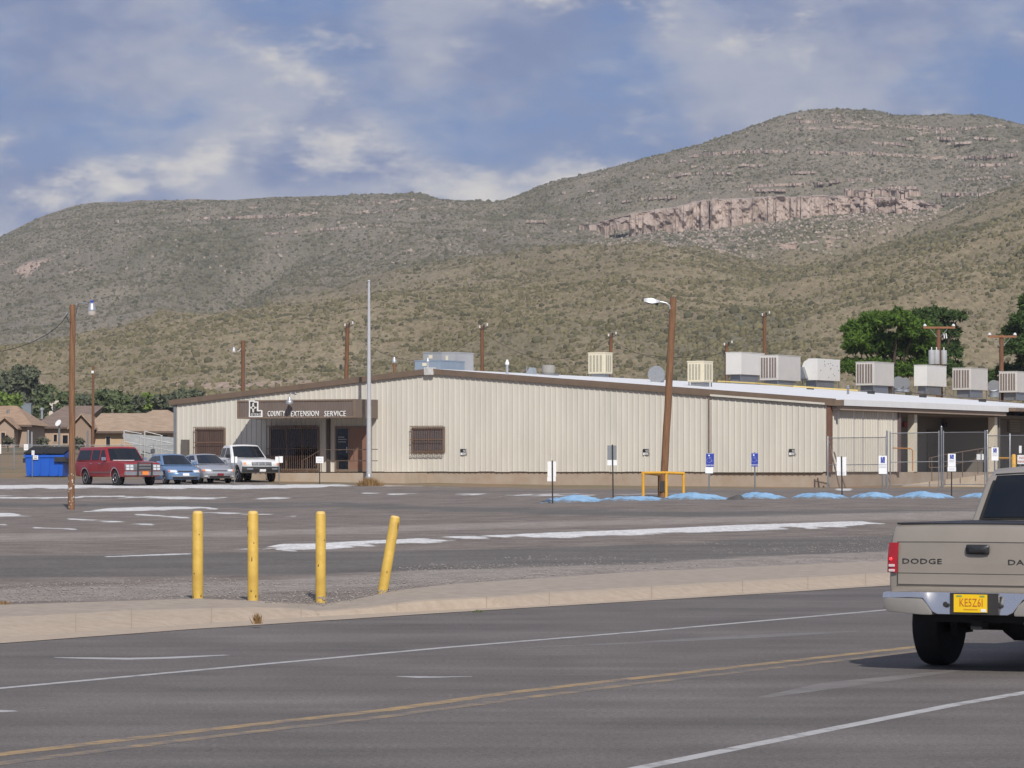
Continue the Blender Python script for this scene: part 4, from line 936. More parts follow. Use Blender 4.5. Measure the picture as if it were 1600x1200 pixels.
def vehicle(S, name, label, cat, loc, heading, paint):
    """S: shape table. Local x forward, y left, z up, origin on the ground under the middle"""
    e = empty(name, loc, heading, label, cat, None)
    L, W = S['L'], S['W']; hw = W/2; zb = S['zb']; wr = S['wr']; arch = S.get('arch', wr*1.18)
    prof = [(-L/2+.05, zb+.03)]+[tuple(p) for p in S['top']]+[(S['top'][-1][0]-.06, zb+.02)]
    bot = []
    for xw in sorted(S['axles'], reverse=True):
        a0 = math.asin(max(-1, min(1, (zb-wr)/arch)))
        for k in range(13):
            t = a0+(math.pi-2*a0)*k/12; bot.append((xw+arch*math.cos(t), wr+arch*math.sin(t)))
    prof = prof+bot; zmid = S.get('zmid', .7); tum = S.get('tum', .07); crown = S.get('crown', .03); planf, planr = S.get('planf', .16), S.get('planr', .10)
    def fn(x, y, z, t):
        yy = y*(1-tum*max(0, (z-zmid)/.5)**1.5-.05*max(0, (zmid-z)/.5)**2)
        f = max(0, (x-(L/2-.8))/.8); r_ = max(0, (-x-(L/2-.6))/.6); a = abs(t)
        xx = x-planf*f*a**3+planr*r_*a**3
        zz = z-crown*(t*t)*(1 if z > zmid+.1 else 0)
        yy *= (1-.05*f*f-.03*r_*r_)
        return (xx, yy, zz)
    body = slab(prof, hw, fn, 'body', paint, e)
    nose = sorted([(z, x) for x, z in S['top'] if x > L/2-.5] + [(zb, S['top'][-1][0]-.06)]); tail = sorted([(z, x) for x, z in S['top'] if x < -L/2+.4] + [(zb, -L/2+.05)])
    def patch(nm, y0, y1, z0, z1, m, out=.012, end='f', parent=e, th=.03, nseg=5, shape=None):
        rows = []; tab = nose if end == 'f' else tail; sg = 1 if end == 'f' else -1
        zs = [z0, (z0+z1)/2, z1]; V = []
        for dd in (out, out-th):
            for z in zs:
                for k in range(nseg+1):
                    y = y0+(y1-y0)*k/nseg
                    if shape: y = shape(y, z)
                    xb = np.interp(z, [q[0] for q in tab], [q[1] for q in tab]); a = min(1.05, abs(y)/hw)
                    f = max(0, (abs(xb)-(L/2-(.8 if end == 'f' else .6)))/(.8 if end == 'f' else .6))
                    V.append((xb-sg*(planf if end == 'f' else planr)*f*a**3+sg*dd, y, z-crown*a*a*(1 if z > zmid+.1 else 0)))
        c = nseg+1; f1 = [(r*c+k, r*c+k+1, (r+1)*c+k+1, (r+1)*c+k) for r in range(2) for k in range(nseg)]
        f2 = [tuple(3*c+i for i in q) for q in f1]; rim = [(0+k, k+1, 3*c+k+1, 3*c+k) for k in range(nseg)]+[(2*c+k, 2*c+k+1, 5*c+k+1, 5*c+k) for k in range(nseg)]+[(r*c, (r+1)*c, 3*c+(r+1)*c, 3*c+r*c) for r in range(2)]+[(r*c+nseg, (r+1)*c+nseg, 3*c+(r+1)*c+nseg, 3*c+r*c+nseg) for r in range(2)]
        return MB().add(V, f1+f2+rim).build(nm, m, parent)
    # greenhouse
    gh = S['gh']; zb0 = gh['base']; zr = gh['roof']; wb, wt = gh['wb'], gh['wt']
    def gfn(x, y, z, t):
        k = min(1, max(0, (z-zb0)/(zr-zb0))); wq = wb+(wt-wb)*k; f = max(0, (x-gh['prof'][-2][0]+.3)/1.2); rr = max(0, (-x+gh['prof'][1][0]+.2)/1.0)
        return (x-.16*min(1, f)*abs(t)**2.5+.08*min(1, rr)*abs(t)**2.5, t*wq, z+.03*(1-t*t)*k)
    gp = gh['prof']
    cab = slab(gp, 1.0, lambda x, y, z, t: gfn(x, y, z, t), 'cab' if S.get('truck') else 'roof', S.get('roofpaint', paint), e)
    def facepatch(nm, a, b, t0, t1, k0, k1, out, m):
        """pane on the sloping front or rear face between profile points a (low) and b (high)"""
        V = []; ns, nk = 8, 3; a = Vector(a); b = Vector(b); nrm = Vector((b.y-a.y, -(b.x-a.x))).normalized()
        if (a.x > 0) != (nrm.x > 0) and not S.get('truck'): nrm = -nrm
        if S.get('truck'): nrm = nrm if (nrm.x > 0) == (nm == 'windshield') else -nrm
        for d in (out, -.01):
            for j in range(nk+1):
                q = a+(b-a)*(k0+(k1-k0)*j/nk)+nrm*d
                for i in range(ns+1):
                    t = t0+(t1-t0)*i/ns; V.append(gfn(q.x, 0, q.y, t))
        c = ns+1; f1 = [(r*c+k, r*c+k+1, (r+1)*c+k+1, (r+1)*c+k) for r in range(nk) for k in range(ns)]
        return MB().add(V, f1).build(nm, m, cab, smooth=True, fix=True)
    facepatch('windshield', gp[-1], gp[-2], -.90, .90, .06, .93, .012, S.get('glass', M_glass))
    facepatch('rear_window', gp[0], gp[1], -.86, .86, .12, .90, .012, S.get('glass', M_glass))
    for poly in gh['side']:
        for s in (-1, 1):
            V = []
            for dd in (.016, -.02):
                for (x, z) in poly: q = gfn(x, 0, z, s); V.append((q[0], q[1]+s*dd, q[2]))
            n = len(poly); MB().add(V, [tuple(range(n)), tuple(n+i for i in range(n))]+[(i, (i+1) % n, n+(i+1) % n, n+i) for i in range(n)]).build('side_window', S.get('glass', M_glass), cab)
    tw = S.get('tw', .21)
    for xw in S['axles']:
        for s in (-1, 1):
            wheel(e, xw, s*(hw-tw/2-.03+S.get('track', 0)), wr, tw, s, wr*.62, rimm=S.get('rim'))
    mb = MB(); mb.box(-L/2+.25, L/2-.3, -hw*.8, hw*.8, zb+.02, zb+.12); mb.build('underbody', M_black, e)
    # mirrors, door seams
    for s in (-1, 1):
        mx = gh['prof'][-1][0]-.35; my = s*(wb+.02)
        mr = MB().box(mx-.07, mx+.05, min(my, my+s*.2), max(my, my+s*.2), zb0+.03, zb0+.20).build('mirror', S.get('mirror', paint), e, bevel=.03)
    for xs in S.get('seams', []):
        for s in (-1, 1):
            pts = [(xs, zb+.12), (xs, zmid), (xs, zb0-.01)]
            mb = MB(); V = []
            for (x, z) in pts:
                q = fn(x, s*hw, z, s*.98); V += [(x-.006, q[1]+s*.004, z), (x+.006, q[1]+s*.004, z)]
            mb.add(V, [(0, 1, 3, 2), (2, 3, 5, 4)]).build('door_seam', M_black, e)
    for xs, z in S.get('handles', []):
        for s in (-1, 1):
            q = fn(xs, s*hw, z, s); MB().box(xs-.08, xs+.08, q[1]-.01, q[1]+.025 if s > 0 else q[1]+.01, z-.015, z+.015).build('door_handle', S.get('mirror', paint), e) if s > 0 else MB().box(xs-.08, xs+.08, q[1]-.025, q[1]+.01, z-.015, z+.015).build('door_handle', S.get('mirror', paint), e)
    return e, patch, fn
def arch_lip(e, S, fn, m, w=.04):
    for xw in S['axles']:
        for s in (-1, 1):
            V = []; r0 = S.get('arch', S['wr']*1.18)
            for k in range(13):
                t = math.pi*k/12
                for r_, o_ in ((r0-.01, .012), (r0+w, .012)):
                    x, z = xw+r_*math.cos(t), S['wr']+r_*math.sin(t); q = fn(x, s*S['W']/2, z, s*.97); V.append((x, q[1]+s*o_, z))
            MB().add(V, [(2*k, 2*k+1, 2*k+3, 2*k+2) for k in range(12)]).build('arch_lip', m, e, fix=False)

def car_paint(name, c, rough=.3, metal=.0, coat=.6): return mat(name, c, rough, .03, 2.0, metal=metal, coat=coat)
HEAD = math.atan2(-.913, .407)
def park(px, Y, L, hd=None): # front centre of the vehicle stands at column px
    hd = HEAD if hd is None else hd; h = Vector((math.cos(hd), math.sin(hd))); X = (px-800)/F*Y; c = Vector((X, Y))-h*L/2; z = Gv(X, Y)
    z2 = Gv(c.x-h.x*L/2, c.y-h.y*L/2); return Vector((c.x, c.y, z*.65+z2*.35))
# --- red utility wagon
S = dict(L=5.56, W=2.0, zb=.42, wr=.38, arch=.46, axles=(1.72, -1.57), zmid=.85, tum=.03, planf=.06, planr=.05, crown=.02, tw=.24,
         top=[(-2.77, .55), (-2.78, .95), (-2.74, 1.17), (-1.2, 1.19), (.9, 1.19), (1.15, 1.20), (1.9, 1.17), (2.68, 1.10), (2.74, 1.02), (2.76, .8), (2.76, .6)], seams=(.95, .0, -.95), handles=((.1, 1.05), (-.85, 1.05)), mirror=M_chrome,
         gh=dict(base=1.16, roof=1.83, wb=.96, wt=.80, prof=[(-2.74, 1.16), (-2.52, 1.78), (-2.4, 1.83), (.30, 1.84), (.42, 1.80), (1.08, 1.16)], side=[[(-2.5, 1.24), (-2.36, 1.70), (-1.12, 1.70), (-1.08, 1.24)], [(-.93, 1.24), (-.93, 1.70), (-.14, 1.70), (-.10, 1.24)], [(.05, 1.24), (.03, 1.70), (.34, 1.70), (.80, 1.24)]]))
red = car_paint('red_car_paint', (.27, .010, .013), .38, coat=.3)
e, patch, fn = vehicle(S, 'utility_wagon', 'long red utility wagon with grille guard parked behind the left wooden pole', 'car', park(224, 166, 5.56, HEAD+R(8)), HEAD+R(8), red)
gr = patch('grille', -.93, .93, .72, 1.04, mat('grille_grey', (.20, .20, .205), .45, .25, 30, metal=.4), .02)
for s in (-1, 1):
    hl = patch('headlight_panel', s*.50 if s > 0 else -.90, s*.90 if s > 0 else -.50, .74, 1.02, M_galv, .03)
    for z in (.80, .94):
        for yq in (.60, .80): patch('headlight', s*yq-.075, s*yq+.075, z-.055, z+.055, mat('headlight_glass', (.6, .61, .63), .12, spec=.8), .042, parent=hl)
MB().box(2.74, 2.92, -.98, .98, .50, .68).build('bumper', mat('dull_chrome', (.46, .46, .47), .3, .08, 4, metal=.8), e, bevel=.03)
for s in (-1, 1): MB().box(2.93, 2.99, s*.36-.03, s*.36+.03, .42, 1.10).build('guard_bar', M_dark, e)
MB().tube([(2.96, -.36, 1.08), (2.96, .36, 1.08)], .025, 8).build('guard_rail', M_dark, e); MB().tube([(2.96, -.36, .78), (2.96, .36, .78)], .025, 8).build('guard_rail', M_dark, e)
MB().box(3.0, 3.015, -.16, .16, .52, .69).build('licence_plate', mat('plate_orange', (.72, .22, .04), .6), e)
arch_lip(e, S, fn, M_alu)
for s in (-1, 1): MB().box(-1.0, 1.2, s*.985-.01, s*.985+.01, .60, .68).build('side_moulding', mat('moulding_grey', (.16, .07, .07), .5), e)
MB().box(1.12, 1.2, -.8, .3, 1.20, 1.225).build('dash_papers', M_wpaper, e)
# --- light blue saloon
S = dict(L=4.47, W=1.72, zb=.22, wr=.31, axles=(1.38, -1.23), zmid=.62, tum=.10, planf=.30, planr=.2, crown=.04,
         top=[(-2.2, .40), (-2.22, .62), (-2.14, .92), (-2.0, .97), (-1.45, .98), (.9, .95), (1.35, .88), (1.85, .76), (2.12, .64), (2.21, .52), (2.2, .34)], seams=(.72, -.32, -1.1), handles=((-.2, .84), (-1.0, .84)),
         gh=dict(base=.92, roof=1.44, wb=.80, wt=.58, prof=[(-1.95, .92), (-1.18, 1.40), (-1.0, 1.44), (.02, 1.45), (.2, 1.42), (1.18, .92)], side=[[(-1.55, .99), (-1.05, 1.35), (-.42, 1.38), (-.40, .99)], [(-.30, .99), (-.30, 1.38), (.08, 1.38), (.86, .99)]]))
blu = car_paint('light_blue_car_paint', (.145, .25, .43), .3, .25)
e, patch, fn = vehicle(S, 'saloon_car', 'light blue saloon car parked right beside the red wagon', 'car', park(291, 169, 4.47), HEAD, blu)
M_lamp = mat('headlight_clear', (.72, .74, .76), .1, spec=.8); M_turn = mat('turn_lamp_red', (.55, .16, .12), .3)
for s in (-1, 1):
    hl = patch('headlight', s*.42 if s > 0 else -.80, s*.80 if s > 0 else -.42, .58, .70, M_lamp, .015); patch('turn_lamp', s*.72 if s > 0 else -.80, s*.80 if s > 0 else -.72, .60, .69, M_turn, .022, parent=hl)
patch('grille', -.36, .36, .60, .66, M_dark, .012); patch('grille_bar', -.38, .38, .655, .672, M_chrome, .02); patch('lower_intake', -.62, .62, .27, .37, M_dark, .012)
patch('licence_plate', -.16, .16, .42, .54, M_wpaper, .022); patch('bumper_strip', -.72, .72, .385, .41, M_alu, .015)
# --- silver coupe
S = dict(L=4.69, W=1.71, zb=.22, wr=.31, axles=(1.34, -1.28), zmid=.62, tum=.10, planf=.34, planr=.22, crown=.05,
         top=[(-2.3, .42), (-2.33, .66), (-2.25, .93), (-2.1, .98), (-1.6, .98), (.9, .95), (1.4, .88), (1.95, .75), (2.22, .62), (2.33, .48), (2.3, .32)], seams=(.75, -.62), handles=((-.45, .84),),
         gh=dict(base=.92, roof=1.41, wb=.80, wt=.56, prof=[(-2.05, .92), (-1.15, 1.37), (-.9, 1.41), (-.05, 1.42), (.15, 1.39), (1.2, .92)], side=[[(-1.5, .99), (-1.05, 1.30), (-.72, 1.33), (-.70, .99)], [(-.6, .99), (-.6, 1.34), (.05, 1.35), (.86, .99)]]))
sil = car_paint('silver_car_paint', (.42, .43, .46), .3, .4)
e, patch, fn = vehicle(S, 'coupe_car', 'silver coupe with a red front plate between the blue saloon and white pickup', 'car', park(345, 172, 4.69), HEAD, sil)
for s in (-1, 1):
    hl = patch('headlight', s*.44 if s > 0 else -.80, s*.80 if s > 0 else -.44, .57, .68, M_lamp, .015); patch('turn_lamp', s*.70 if s > 0 else -.81, s*.81 if s > 0 else -.70, .58, .67, mat('turn_lamp_orange', (.75, .22, .06), .3), .022, parent=hl)
patch('grille', -.36, .36, .585, .625, M_dark, .012); patch('lower_intake', -.52, .52, .27, .35, M_dark, .012); patch('licence_plate', -.16, .16, .37, .48, mat('plate_dark_red', (.22, .02, .03), .5), .022)
for s in (-1, 1): patch('fog_lamp', s*.68-.07, s*.68+.07, .30, .37, M_lamp, .016)
# --- white pickup
S = dict(L=5.7, W=1.98, zb=.42, wr=.37, arch=.45, axles=(1.82, -1.68), zmid=.85, tum=.05, planf=.14, planr=.05, crown=.04, tw=.24, truck=True,
         top=[(-2.83, .6), (-2.84, 1.0), (-2.80, 1.25), (-1.0, 1.25), (-.9, 1.22), (.9, 1.20), (1.2, 1.20), (2.2, 1.14), (2.62, 1.07), (2.74, .98), (2.79, .8), (2.80, .55)], seams=(.95, -.15), handles=((-.0, 1.05),), mirror=M_black,
         gh=dict(base=1.16, roof=1.83, wb=.93, wt=.74, prof=[(-1.0, 1.16), (-.92, 1.76), (-.78, 1.82), (.12, 1.84), (.28, 1.80), (1.12, 1.16)], side=[[(-.85, 1.26), (-.80, 1.68), (-.32, 1.70), (-.30, 1.26)], [(-.17, 1.24), (-.17, 1.70), (.22, 1.70), (.80, 1.24)]]))
whp = car_paint('white_car_paint', (.74, .74, .74), .3)
e, patch, fn = vehicle(S, 'pickup_truck', 'white pickup truck with black front bumper parked left of the entrance', 'pickup', park(410, 175, 5.7), HEAD, whp)
for s in (-1, 1):
    hl = patch('headlight', s*.56 if s > 0 else -.90, s*.90 if s > 0 else -.56, .84, 1.0, M_lamp, .015); patch('turn_lamp', s*.80 if s > 0 else -.92, s*.92 if s > 0 else -.80, .83, .99, mat('turn_lamp_orange', (.75, .22, .06), .3), .022, parent=hl)
g = patch('grille', -.52, .52, .80, .99, M_dark, .015)
for z in (.83, .895, .965): patch('grille_bar', -.50, .50, z-.012, z+.012, M_alu, .03, parent=g)
for yq in (-.17, .17): patch('grille_bar', yq-.015, yq+.015, .81, .98, M_alu, .028, parent=g)
patch('bumper', -.99, .99, .46, .76, mat('bumper_black', (.035, .035, .037), .5), .10, th=.12); patch('bumper_face', -.8, .8, .60, .68, mat('bumper_grey', (.28, .29, .32), .35, metal=.4), .115)
patch('lower_intake', -.5, .5, .60, .70, M_dark, .12); patch('licence_plate', -.16, .16, .49, .62, M_wpaper, .13)

# --- the tan pickup driving away on the right
RD = Vector((.470, .883)); RH = math.atan2(RD.y, RD.x)
S = dict(L=5.2, W=1.76, zb=.50, wr=.385, arch=.47, axles=(1.75, -1.50), zmid=.95, tum=.09, planf=.14, planr=.018, crown=.006, tw=.27, track=.07, truck=True,
         top=[(-2.585, .62), (-2.60, .74), (-2.60, .76), (-2.598, 1.10), (-2.585, 1.15), (-2.575, 1.22), (-2.555, 1.27), (-2.52, 1.29), (-.62, 1.29), (-.60, 1.20), (.8, 1.19), (1.1, 1.19), (2.1, 1.12), (2.45, 1.02), (2.58, .85), (2.60, .6)], seams=(.95, -.0), handles=((.1, 1.05),), mirror=M_black,
         gh=dict(base=1.17, roof=1.785, wb=.895, wt=.735, prof=[(-.62, 1.17), (-.52, 1.30), (-.36, 1.70), (-.24, 1.775), (.5, 1.80), (.7, 1.76), (1.35, 1.17)], side=[[(-.30, 1.26), (-.12, 1.66), (.25, 1.68), (.25, 1.26)], [(.36, 1.26), (.36, 1.68), (.62, 1.66), (1.05, 1.26)]]))
tan = mat('tan_car_paint', (.325, .288, .24), .38, .09, 1.2, metal=.25, coat=.4)
Yt = 30.55; c0 = Vector(((1529-800)/F*Yt, Yt)); ctr = c0+RD*2.60
e, patch, fn = vehicle(S, 'pickup_truck', 'tan pickup truck driving away on the road with a yellow rear plate', 'pickup', Vector((ctr.x, ctr.y, 0.0)), RH, tan)
truck = e
for o in list(e.children):
    if o.name.startswith('cab'):
        for ch in list(o.children):
            if ch.name.startswith('rear_window'): bpy.data.objects.remove(ch)
        cab = o
# rear screen: curved pane with black surround on the sloping back of the cab
def cab_pane(nm, t0, z0, z1, out, m, parent):
    V = []; ns, nk = 12, 4
    for j in range(nk+1):
        z = z0+(z1-z0)*j/nk; x = np.interp(z, [1.30, 1.70, 1.775], [-.52, -.36, -.24]); k = (z-1.17)/(1.785-1.17); wq = .895+(.735-.895)*k
        for i in range(ns+1):
            t = -t0+2*t0*i/ns; rr = max(0, (-x+(-.52)+.2)/1.0); V.append((x+.08*min(1, rr)*abs(t)**2.5-out, t*wq, z+.03*(1-t*t)*k))
    return MB().add(V, [(j*13+i, j*13+i+1, (j+1)*13+i+1, (j+1)*13+i) for j in range(nk) for i in range(ns)]).build(nm, m, parent, smooth=True)
sr = cab_pane('window_surround', .90, 1.305, 1.725, .012, M_black, cab); cab_pane('rear_window', .86, 1.325, 1.705, .020, mat('rear_glass', (.010, .013, .018), .06, spec=.35), cab)
# tailgate and its pieces
P_tg = patch('tailgate', -.75, .75, .765, 1.135, tan, .010, 'r', th=.02, nseg=10)
def tg_line(y0, y1, z, h=.006, nm='tailgate_seam', m=None, out=.0125): return patch(nm, y0, y1, z-h/2, z+h/2, m or mat('seam_dark', (.05, .045, .04), .7), out, 'r', parent=P_tg, nseg=8)
tg_line(-.76, .76, 1.138); tg_line(-.75, .75, .862, .005); tg_line(-.76, .76, .762, .007)
for s in (-1, 1): patch('tailgate_seam', s*.752-.004, s*.752+.004, .765, 1.135, mat('seam_dark', (.05, .045, .04), .7), .0125, 'r', parent=P_tg)
xr = -2.61
hb = MB().lathe([(.0, 0), (.10, 0), (.105, -.012), (.085, -.022), (.0, -.022)], n=24, M=Matrix.Diagonal((1, 1, 1, 1)) @ Matrix.Rotation(R(90), 4, 'Y')).build('tailgate_handle', mat('handle_dark', (.025, .026, .03), .4), P_tg, smooth=True)
for v in hb.data.vertices: v.co = (xr-.004+v.co.x, max(-.105, min(.105, v.co.y*1.35)), 1.075+max(-.042, min(.042, v.co.z*.6)))
MB().box(xr-.040, xr-.02, -.075, .075, 1.045, 1.075).build('handle_grip', M_black, P_tg, bevel=.01)
def rear_text(body, yl, yr, z0, z1, m, out, nm, parent, ext=.0012, curve=0.0):
    o = text_mesh(nm, body, 1.0, m, Matrix.Identity(4), parent, ext=1.0, align='LEFT', space=1.05)
    co = np.array([v.co for v in o.data.vertices]); a, b = co.min(0), co.max(0)
    for v in o.data.vertices:   # text reads left to right for someone behind the truck, whose left is +y
        yq_ = yl+(v.co.x-a[0])/(b[0]-a[0])*(yr-yl)
        v.co = (xr-out+ext*2*(1-(v.co.z-a[2])/(b[2]-a[2]))+curve*(abs(yq_)/.88)**3, yl+(v.co.x-a[0])/(b[0]-a[0])*(yr-yl), z0+(v.co.y-a[1])/(b[1]-a[1])*(z1-z0))
    return o
M_badge = mat('badge_black', (.02, .02, .022), .4)
rear_text('DODGE', .705, .335, .945, .990, M_badge, .0035, 'tailgate_lettering', P_tg, curve=.018); rear_text('DAKOTA', -.275, -.715, .945, .990, M_badge, .0035, 'tailgate_lettering', P_tg, curve=.018)
M_tl = mat('tail_lamp_red', (.42, .008, .014), .12, coat=.6); M_tlb = mat('reverse_lamp', (.62, .50, .50), .15)
for s in (-1, 1):
    V = []
    rows_ = [(.865, 0), (1.0, 0), (1.128, 0)]; seg = [(.760, .012), (.835, .012), (.868, .004), (.886, -.05), (.890, -.13)]
    for z, _ in rows_:
        for yq, o_ in seg:
            tumz = 1-.09*max(0, (z-.95)/.5)**1.5; V.append((-2.603-o_+.062*max(0, yq-.80)/.09*.5, s*yq*tumz*(.985), z))
    tl = MB().add(V, [(r_*5+k, r_*5+k+1, (r_+1)*5+k+1, (r_+1)*5+k) for r_ in range(2) for k in range(4)]).build('tail_light', M_tl, e, smooth=True)
    for z0, z1 in ((.872, .895), (.915, .938)):
        MB().box(-2.6175, -2.604, min(s*.775, s*.832), max(s*.775, s*.832), z0, z1).build('reverse_lens', M_tlb, tl, bevel=.005)
    MB().lathe([(.0, -.004), (.010, -.003), (.014, .0)], (-2.614, s*.812, .985), 'X', 14).build('lit_bulb', mat('lit_bulb', (.9, .05, .05), .3, emis=(1, .03, .04, 1.6)), tl)
# flat black sheet put in for the dark open bed and rail caps
MB().box(-2.52, -.66, -.79, .79, 1.285, 1.302).build('bed_inside_dark', mat('bed_inside_black', (.014, .014, .016), .6), e, bevel=.006)
# stepped chrome bumper: ends high, dipped and recessed middle for the plate
def bumper_strip(zt, zb_, x0, x1, m, nm, parent, ys, tilt=0.0):
    V = []; n = len(ys)
    for yq, a, b in ys:
        bx = .09*(abs(yq)/.87)**5; V += [(x0+bx, yq, b), (x0+bx+tilt*(a-b), yq, a), (x1+bx, yq, a), (x1+bx, yq, b)]
    f = []
    for i in range(n-1):
        for k in range(4): f.append((4*i+k, 4*i+(k+1) % 4, 4*(i+1)+(k+1) % 4, 4*(i+1)+k))
    f += [(0, 1, 2, 3), (4*n-4, 4*n-1, 4*n-2, 4*n-3)]
    return MB().add(V, f).build(nm, m, parent, bevel=.014, smooth=True)
M_bchrome = mat('bumper_chrome', (.80, .78, .75), .24, metal=1.0)
ys = [(-.87, .695, .64), (-.60, .705, .652), (-.46, .705, .650), (-.42, .705, .60), (-.37, .705, .535), (-.32, .705, .512), (.32, .705, .512), (.37, .705, .535), (.42, .705, .60), (.46, .705, .650), (.60, .705, .652), (.87, .695, .64)]
bp = bumper_strip(0, 0, -2.76, -2.62, M_bchrome, 'bumper', e, ys, .30)
for s in (-1, 1):
    lo_ = [(s*.865, .640, .55), (s*.80, .648, .525), (s*.60, .651, .512), (s*.47, .648, .505), (s*.415, .60, .505), (s*.375, .54, .505)]
    bumper_strip(0, 0, -2.752, -2.60, mat('bumper_grey_plastic', (.26, .245, .225), .5, .06, 5), 'bumper_end', bp, sorted(lo_))
    MB().lathe([(.0, -.004), (.02, -.003), (.024, .004)], (-2.765, s*.245, .60), 'X', 14).build('bumper_bolt', M_dark, bp)
MB().box(-2.772, -2.74, -.245, .20, .515, .700).build('plate_recess', M_dark, bp)
pl = MB().box(-2.782, -2.774, -.145, .160, .535, .690).build('licence_plate', mat('plate_yellow', (.85, .55, .01), .5), e)
xr = -2.783
rear_text('KE5Z6I', .105, -.105, .585, .655, mat('plate_red_ink', (.50, .12, .02), .6), .002, 'plate_lettering', pl, .001)
MB().box(-2.785, -2.7825, -.06, .07, .556, .566).build('plate_print', mat('plate_faint_ink', (.62, .30, .02), .6), pl)
for yq, w_ in ((.11, .05), (-.10, .045)): MB().box(-2.785, -2.7825, yq-w_/2, yq+w_/2, .668, .682).build('plate_sticker', mat('plate_green', (.22, .32, .10), .6), pl)
MB().box(-2.785, -2.7825, -.135, -.09, .540, .565).build('plate_sticker', M_wpaper, pl)
MB().box(-2.60, -1.0, -.60, .60, .44, .54).build('chassis', M_black, e); MB().tube([(-1.5, -.72, .385), (-1.5, .72, .385)], .06, 10).lathe([(.08, -.16), (.15, -.06), (.15, .06), (.08, .16)], (-1.5, 0, .385), 'Y', 14).build('rear_axle', M_black, e)
MB().tube([(-2.62, -.45, .44), (-2.0, -.45, .42), (-1.2, -.4, .5)], .032, 8).build('exhaust_pipe', M_galv, e); MB().box(-2.66, -2.5, -.05, .05, .38, .46).build('tow_hitch', M_black, e)
for s in (-1, 1): MB().box(-1.75, -1.35, s*.55-.03, s*.55+.03, .30, .46).build('leaf_spring', M_black, e)

# ------------------------------------------------------------------ street furniture and poles
def to_local(e, p): return Vector(p)-Vector(e.location)
# yellow bollards
M_rustb = mat('chipped_primer', (.10, .055, .03), .9)
BOL = [(309, 801, 936.5, 17, 0, 'leftmost upright yellow bollard at the kerb'), (395.2, 801, 940, 17, 0, 'second yellow bollard from the left with dark paint chips'),
       (501, 801.5, 943, 16, 0, 'upright yellow bollard standing beside the leaning one'), (597, 808.5, 929.5, 16, 20, 'yellow bollard leaning to the right')]
for i, (px, yt, yb, w, lean, lab) in enumerate(BOL):
    Y = (43.7, 43.2, 44.6, 46.8)[i]; p = P(px, yb, Y); s = F/Y; H = (yb-yt)/s; r_ = w/2/s
    e = empty('bollard', p, 0, lab, 'bollard', 'yellow bollards at the kerb')
    tx = lean/s
    MB().tube([(-tx*.25, 0, -.25), (0, 0, 0), (tx, .05 if lean else 0, H-.02), (tx*1.01, .05 if lean else 0, H)], [r_, r_, r_, r_*.86], 20).build('post', M_yel, e, smooth=True)
    dirv = Vector((tx, .05 if lean else 0, H)).normalized(); top = Vector((tx*1.01, .05 if lean else 0, H))
    MB().tube([top-dirv*.01, top+dirv*.012, top+dirv*.022], [r_*.93, r_*.85, r_*.5], 20).build('cap', mat('bollard_cap', (.74, .50, .16), .6, .1, 8), e, smooth=True)
    chips = {1: [(-.9, .80, .12), (-.10, .48, .07), (-.2, .12, .025), (-1.0, .93, .06), (.5, .06, .03), (.2, .66, .015)], 2: [(-.35, .42, .035), (.4, .05, .03), (.7, .7, .02)], 3: [(.9, .90, .10), (-.95, .03, .05), (.2, .3, .02)], 0: [(-.5, .3, .02), (.6, .04, .04), (.3, .75, .015), (-.7, .03, .03)]}[i]
    for a, k, l_ in chips:
        ang = -math.pi/2+a*1.2; c = Vector((tx*k, .0, H*k))+Vector((math.cos(ang), math.sin(ang), 0))*(r_+.0005); t = Vector((-math.sin(ang), math.cos(ang), 0))
        pts = [c+t*(.008*random.uniform(.6, 1.5)*math.cos(q))+Vector((0, 0, l_*.5*math.sin(q)*random.uniform(.7, 1.1)))+Vector((math.cos(ang), math.sin(ang), 0))*.0015 for q in np.linspace(0, 2*math.pi, 9)[:-1]]
        MB().add(pts, [tuple(range(8))]).build('paint_chip', M_rustb, e, fix=False)
# wooden pole generator
def wood_pole(px0, yb, px1, yt, Y, r0, r1, label, name='utility_pole', m=None, group='wooden poles', below=.4):
    b = P(px0, yb, Y); t = P(px1, yt, Y)-b; e = empty(name, b, 0, label, 'pole', group)
    d = t.normalized(); n = 9; pts = [-d*below]+[t*(k/n)+Vector((random.uniform(-.012, .012), 0, 0)) for k in range(n+1)]
    rs = [r0]+[r0+(r1-r0)*k/n for k in range(n+1)]
    MB().tube(pts, rs, 14).build('shaft', m or M_wood2, e, smooth=True); return e, t, F/Y
# left lamp pole
e, t, s = wood_pole(111.5, 802, 113.5, 476, 129, .125, .105, 'tall wooden light pole in front of the red wagon', 'light_pole')
for k in range(26):   # scraps of paper and paint left on the lower part
    a = random.uniform(-2.6, -.5); z = random.uniform(.05, 1.85)*random.random()**.4; w_ = random.uniform(.012, .035); h_ = random.uniform(.02, .09); r_ = .128
    c = Vector((r_*math.cos(a), r_*math.sin(a), z)); u = Vector((-math.sin(a), math.cos(a), 0))
    MB().add([c-u*w_, c+u*w_, c+u*w_*.6+Vector((0, 0, h_)), c-u*w_*.8+Vector((0, 0, h_*.8))], [(0, 1, 2, 3)]).build('paper_scrap', mat('paper_scrap', (.52, .47, .42), .9), e, fix=False)
def pz(e, px, py, Y): return to_local(e, P(px, py, Y))
a = pz(e, 119, 490, 129)
MB().tube([pz(e, 117, 491, 129), pz(e, 119.5, 488, 128.6), pz(e, 120.5, 478, 128.2), pz(e, 124, 473, 127.9), pz(e, 137, 474, 127.6)], .022, 8).build('lamp_arm', M_alu, e, smooth=True)
lc = pz(e, 143.5, 486, 127.6)
ll = MB().lathe([(.07, .30), (.11, .27), (.13, .14), (.17, .06), (.16, .0)], lc, n=20).build('lamp_head', M_alu, e, smooth=True)
